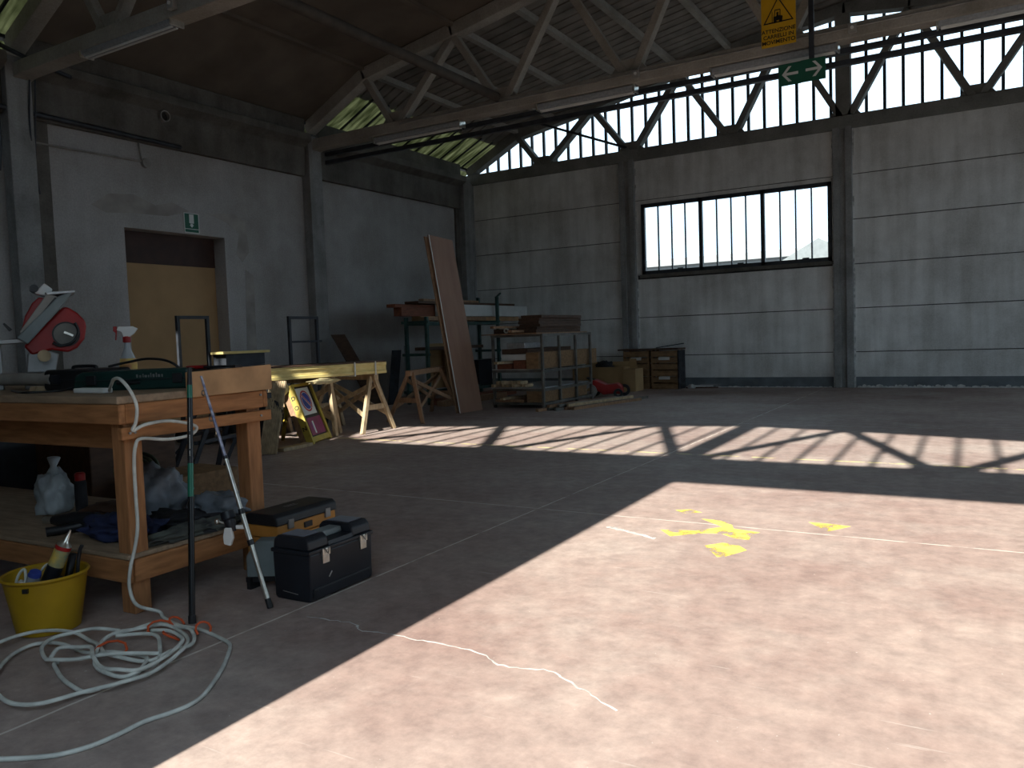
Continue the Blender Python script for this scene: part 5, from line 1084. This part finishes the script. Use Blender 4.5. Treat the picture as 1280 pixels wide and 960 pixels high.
# bars on the floor
d_bar = Vector((0.22, 1.0, 0)).normalized()
names_ = ['left edge', 'second from left', 'third from left', 'middle', 'third from right', 'second from right', 'right edge']
for k in range(7):
    s_ = Vector((-6.12 + 0.075 * k, 10.98 + 0.13 * (k % 3) + 0.06 * k, 0.02 + 0.0)); e_ = s_ + d_bar * (1.9 + 0.2 * (k % 2))
    tag(MB().beam(s_, e_, 0.06, 0.05).build('steel_bar', 'racksteel' if k % 2 else 'oldwood', bevel=0.003), '%s of the bars lying on floor before the tube rack' % names_[k], 'bar', 'bars on the floor')
for k in range(3):
    s_ = Vector((-6.0 + 0.12 * k, 11.15 + 0.1 * k, 0.072)); tag(MB().beam(s_, s_ + d_bar * 1.8, 0.055, 0.044).build('steel_bar', ['oldwood', 'racksteel', 'palewood'][k], bevel=0.003), '%s of three bars lying on top of the floor bundle' % ['left', 'centre', 'right'][k], 'bar', 'bars on the floor')
# red cart
rc_ = thing('red_mower', 'small red wheeled machine on floor before the cardboard box', 'machine', (-6.15, 13.75, 0))
MB().prism([(-0.30, 0.30), (-0.20, 0.34), (0.02, 0.24), (0.22, 0.26), (0.30, 0.20), (0.31, 0.06), (0.2, 0.07), (-0.05, 0.06), (-0.16, 0.14)], (-6.12, 13.62, 0), Vector((0.95, 0.3, 0)), (0, 0, 1), Vector((-0.12, 0.38, 0))).build('body', 'red', rc_, bevel=0.02)
for (x, y, r, m) in ((-6.38, 13.5, 0.13, 'cable'), (-5.87, 13.63, 0.085, 'black'), (-6.5, 14.0, 0.11, 'black'), (-5.95, 14.12, 0.11, 'black')):
    w_ = MB().disc((x, y, r), Vector((0.95, 0.3, 0)), (0, 0, 1), r, Vector((-0.018, 0.055, 0)), 24, r * 0.5).build('wheel', 'black' if m == 'black' else 'conduit', rc_, smooth=True, autosmooth=40); MB().disc((x, y + 0.005, r), Vector((0.95, 0.3, 0)), (0, 0, 1), r * 0.52, Vector((-0.018, 0.045, 0)), 20).build('hub', 'galv' if m != 'black' else 'steel', w_)
MB().tube([(-6.4, 13.7, 0.3), (-6.55, 13.75, 0.36), (-6.62, 13.95, 0.36), (-6.45, 14.05, 0.3)], 0.014, 8).build('handle', 'black', rc_)
# cardboard boxes
cb_ = thing('cardboard_box', 'wide open cardboard box standing near the far wall', 'box', (-6.85, 15.35, 0))
bx0, bx1, by0, by1, bh = -7.55, -6.40, 15.15, 15.75, 0.50
for lo, hi in (((bx0, by0, 0), (bx1, by0 + .012, bh)), ((bx0, by1 - .012, 0), (bx1, by1, bh)), ((bx0, by0, 0), (bx0 + .012, by1, bh)), ((bx1 - .012, by0, 0), (bx1, by1, bh)), ((bx0, by0, 0), (bx1, by1, .012))): MB().b2(lo, hi).build('side' if hi[2] > .1 else 'base', 'card', cb_)
MB().prism([(bx0, 0), (bx1, 0), (bx1 - .05, 0.1), (bx0 + .03, 0.09)], (0, by1, bh), (1, 0, 0), Vector((0, 0.35, 0.93)), (0, 0.008, 0)).build('flap', 'card', cb_)
c3 = thing('cardboard_box', 'narrow closed cardboard box beside the wooden crates', 'box', (-6.28, 15.35, 0)); MB().b2((-6.40, 15.12, 0), (-6.12, 15.55, 0.46)).build('body', 'card', c3, bevel=0.006); MB().prism([(0, 0), (0.22, 0), (0.2, 0.2), (0.06, 0.2)], (-6.45, 15.5, 0.455), (1, 0, 0), (0, 0, 1), (0, 0.01, 0)).build('flap', 'card', c3)
tag(MB().blob((-6.95, 15.45, 0.44), (0.4, 0.2, 0.18), 0.4, 3, 101, 3).build('dark_scrap', 'darkcloth', smooth=True), 'dark scrap sticking out of the wide cardboard box', 'scrap')
# crates
def crate():
    t = thing('wooden_crate', 'x', 'crate', (0, 0, 0), 0.0001, 'wooden crates by the far wall'); Wc, Dc, Hc = 0.56, 0.36, 0.40
    for x in (-Wc / 2 + .015, Wc / 2 - .015):
        for y in (-Dc / 2 + .015, Dc / 2 - .015): MB().b2((x - .02, y - .02, 0), (x + .02, y + .02, Hc)).build('corner_post', 'crate', t, world=False)
    for k, z in enumerate((0.015, 0.14, 0.27)):
        h = 0.10 if k < 2 else 0.115
        for y in (-Dc / 2 - .006, Dc / 2 + .006): MB().b2((-Wc / 2, y - .006, z), (Wc / 2, y + .006, z + h)).build('slat', 'crate', t, world=False)
        for x in (-Wc / 2 - .006, Wc / 2 + .006): MB().b2((x - .006, -Dc / 2, z), (x + .006, Dc / 2, z + h)).build('slat', 'crate', t, world=False)
    MB().b2((-Wc / 2, -Dc / 2, 0.0), (Wc / 2, Dc / 2, 0.012)).build('base', 'crate', t, world=False)
    MB().b2((-0.12, -Dc / 2 - .014, 0.20), (0.12, -Dc / 2 - .0125, 0.26)).build('pale_tag', 'doorwhite', t, world=False)
    return t
spots = [(-6.38, 0.0, 'lower left wooden crate behind the narrow cardboard box'), (-5.76, 0.0, 'lower right wooden crate against the far wall'), (-6.38, 0.405, 'upper left wooden crate of the far wall stack'), (-5.76, 0.405, 'upper right wooden crate of the far wall stack')]
c0 = crate()
for k, (x, z, lab) in enumerate(spots):
    if k == 0: c0.location = (x, 16.0, z); c0['label'] = lab
    else: dup(c0, (x, 16.0, z), 0.0001, lab)
tag(MB().b2((-6.78, 15.78, 0.812), (-5.44, 16.24, 0.845)).build('lid_board', 'darkwood', bevel=0.003), 'dark flat board covering the stacked wooden crates', 'board')
tag(MB().beam((-5.95, 15.9, 0.86), (-5.40, 16.0, 0.935), 0.16, 0.02).build('tilted_board', 'frame'), 'small dark tilted board on top of the crates', 'board')
tag(MB().b2((-5.47, 15.80, 0), (-5.44, 16.2, 0.80)).build('grey_screen', 'darkcloth'), 'dark panel closing the right end of the crates', 'panel')
for k, (x0, x1, z, m, lab) in enumerate(((-5.38, -4.75, 0.012, 'darkwood', 'dark lath on the floor right of the crates'), (-5.35, -4.85, 0.045, 'doorwhite', 'pale lath lying on the dark lath by the far wall'), (-5.1, -4.7, 0.07, 'steel', 'grey rod on the laths by the far wall'))):
    tag(MB().beam((x0, 16.05 + 0.03 * k, z), (x1, 16.2 - 0.02 * k, z), 0.07 - 0.02 * k, 0.024).build('floor_lath', m), lab, 'lath')
tag(MB().blob((-5.25, 16.0, 0.0), (0.16, 0.12, 0.09), 0.3, 2.5, 120, 3).build('rubble_lump', 'seal', smooth=True), 'grey lump of rubble at the foot of the laths', 'rubble')
# clutter behind the bench seen below it
tag(MB().b2((-6.2, 3.3, 0), (-5.5, 4.0, 0.55)).build('storage_box', 'darkwood', bevel=0.01), 'dark brown box on floor behind the bench', 'box')
tag(MB().b2((-7.3, 2.9, 0), (-6.4, 3.9, 0.9)).build('storage_cabinet', 'frame', bevel=0.01), 'dark cabinet behind the bench at the left edge', 'cabinet')
tag(MB().b2((-5.3, 3.5, 0), (-4.85, 4.05, 0.30)).build('floor_carton', 'crate', bevel=0.006), 'low cardboard carton on floor behind the bench shelf', 'box')
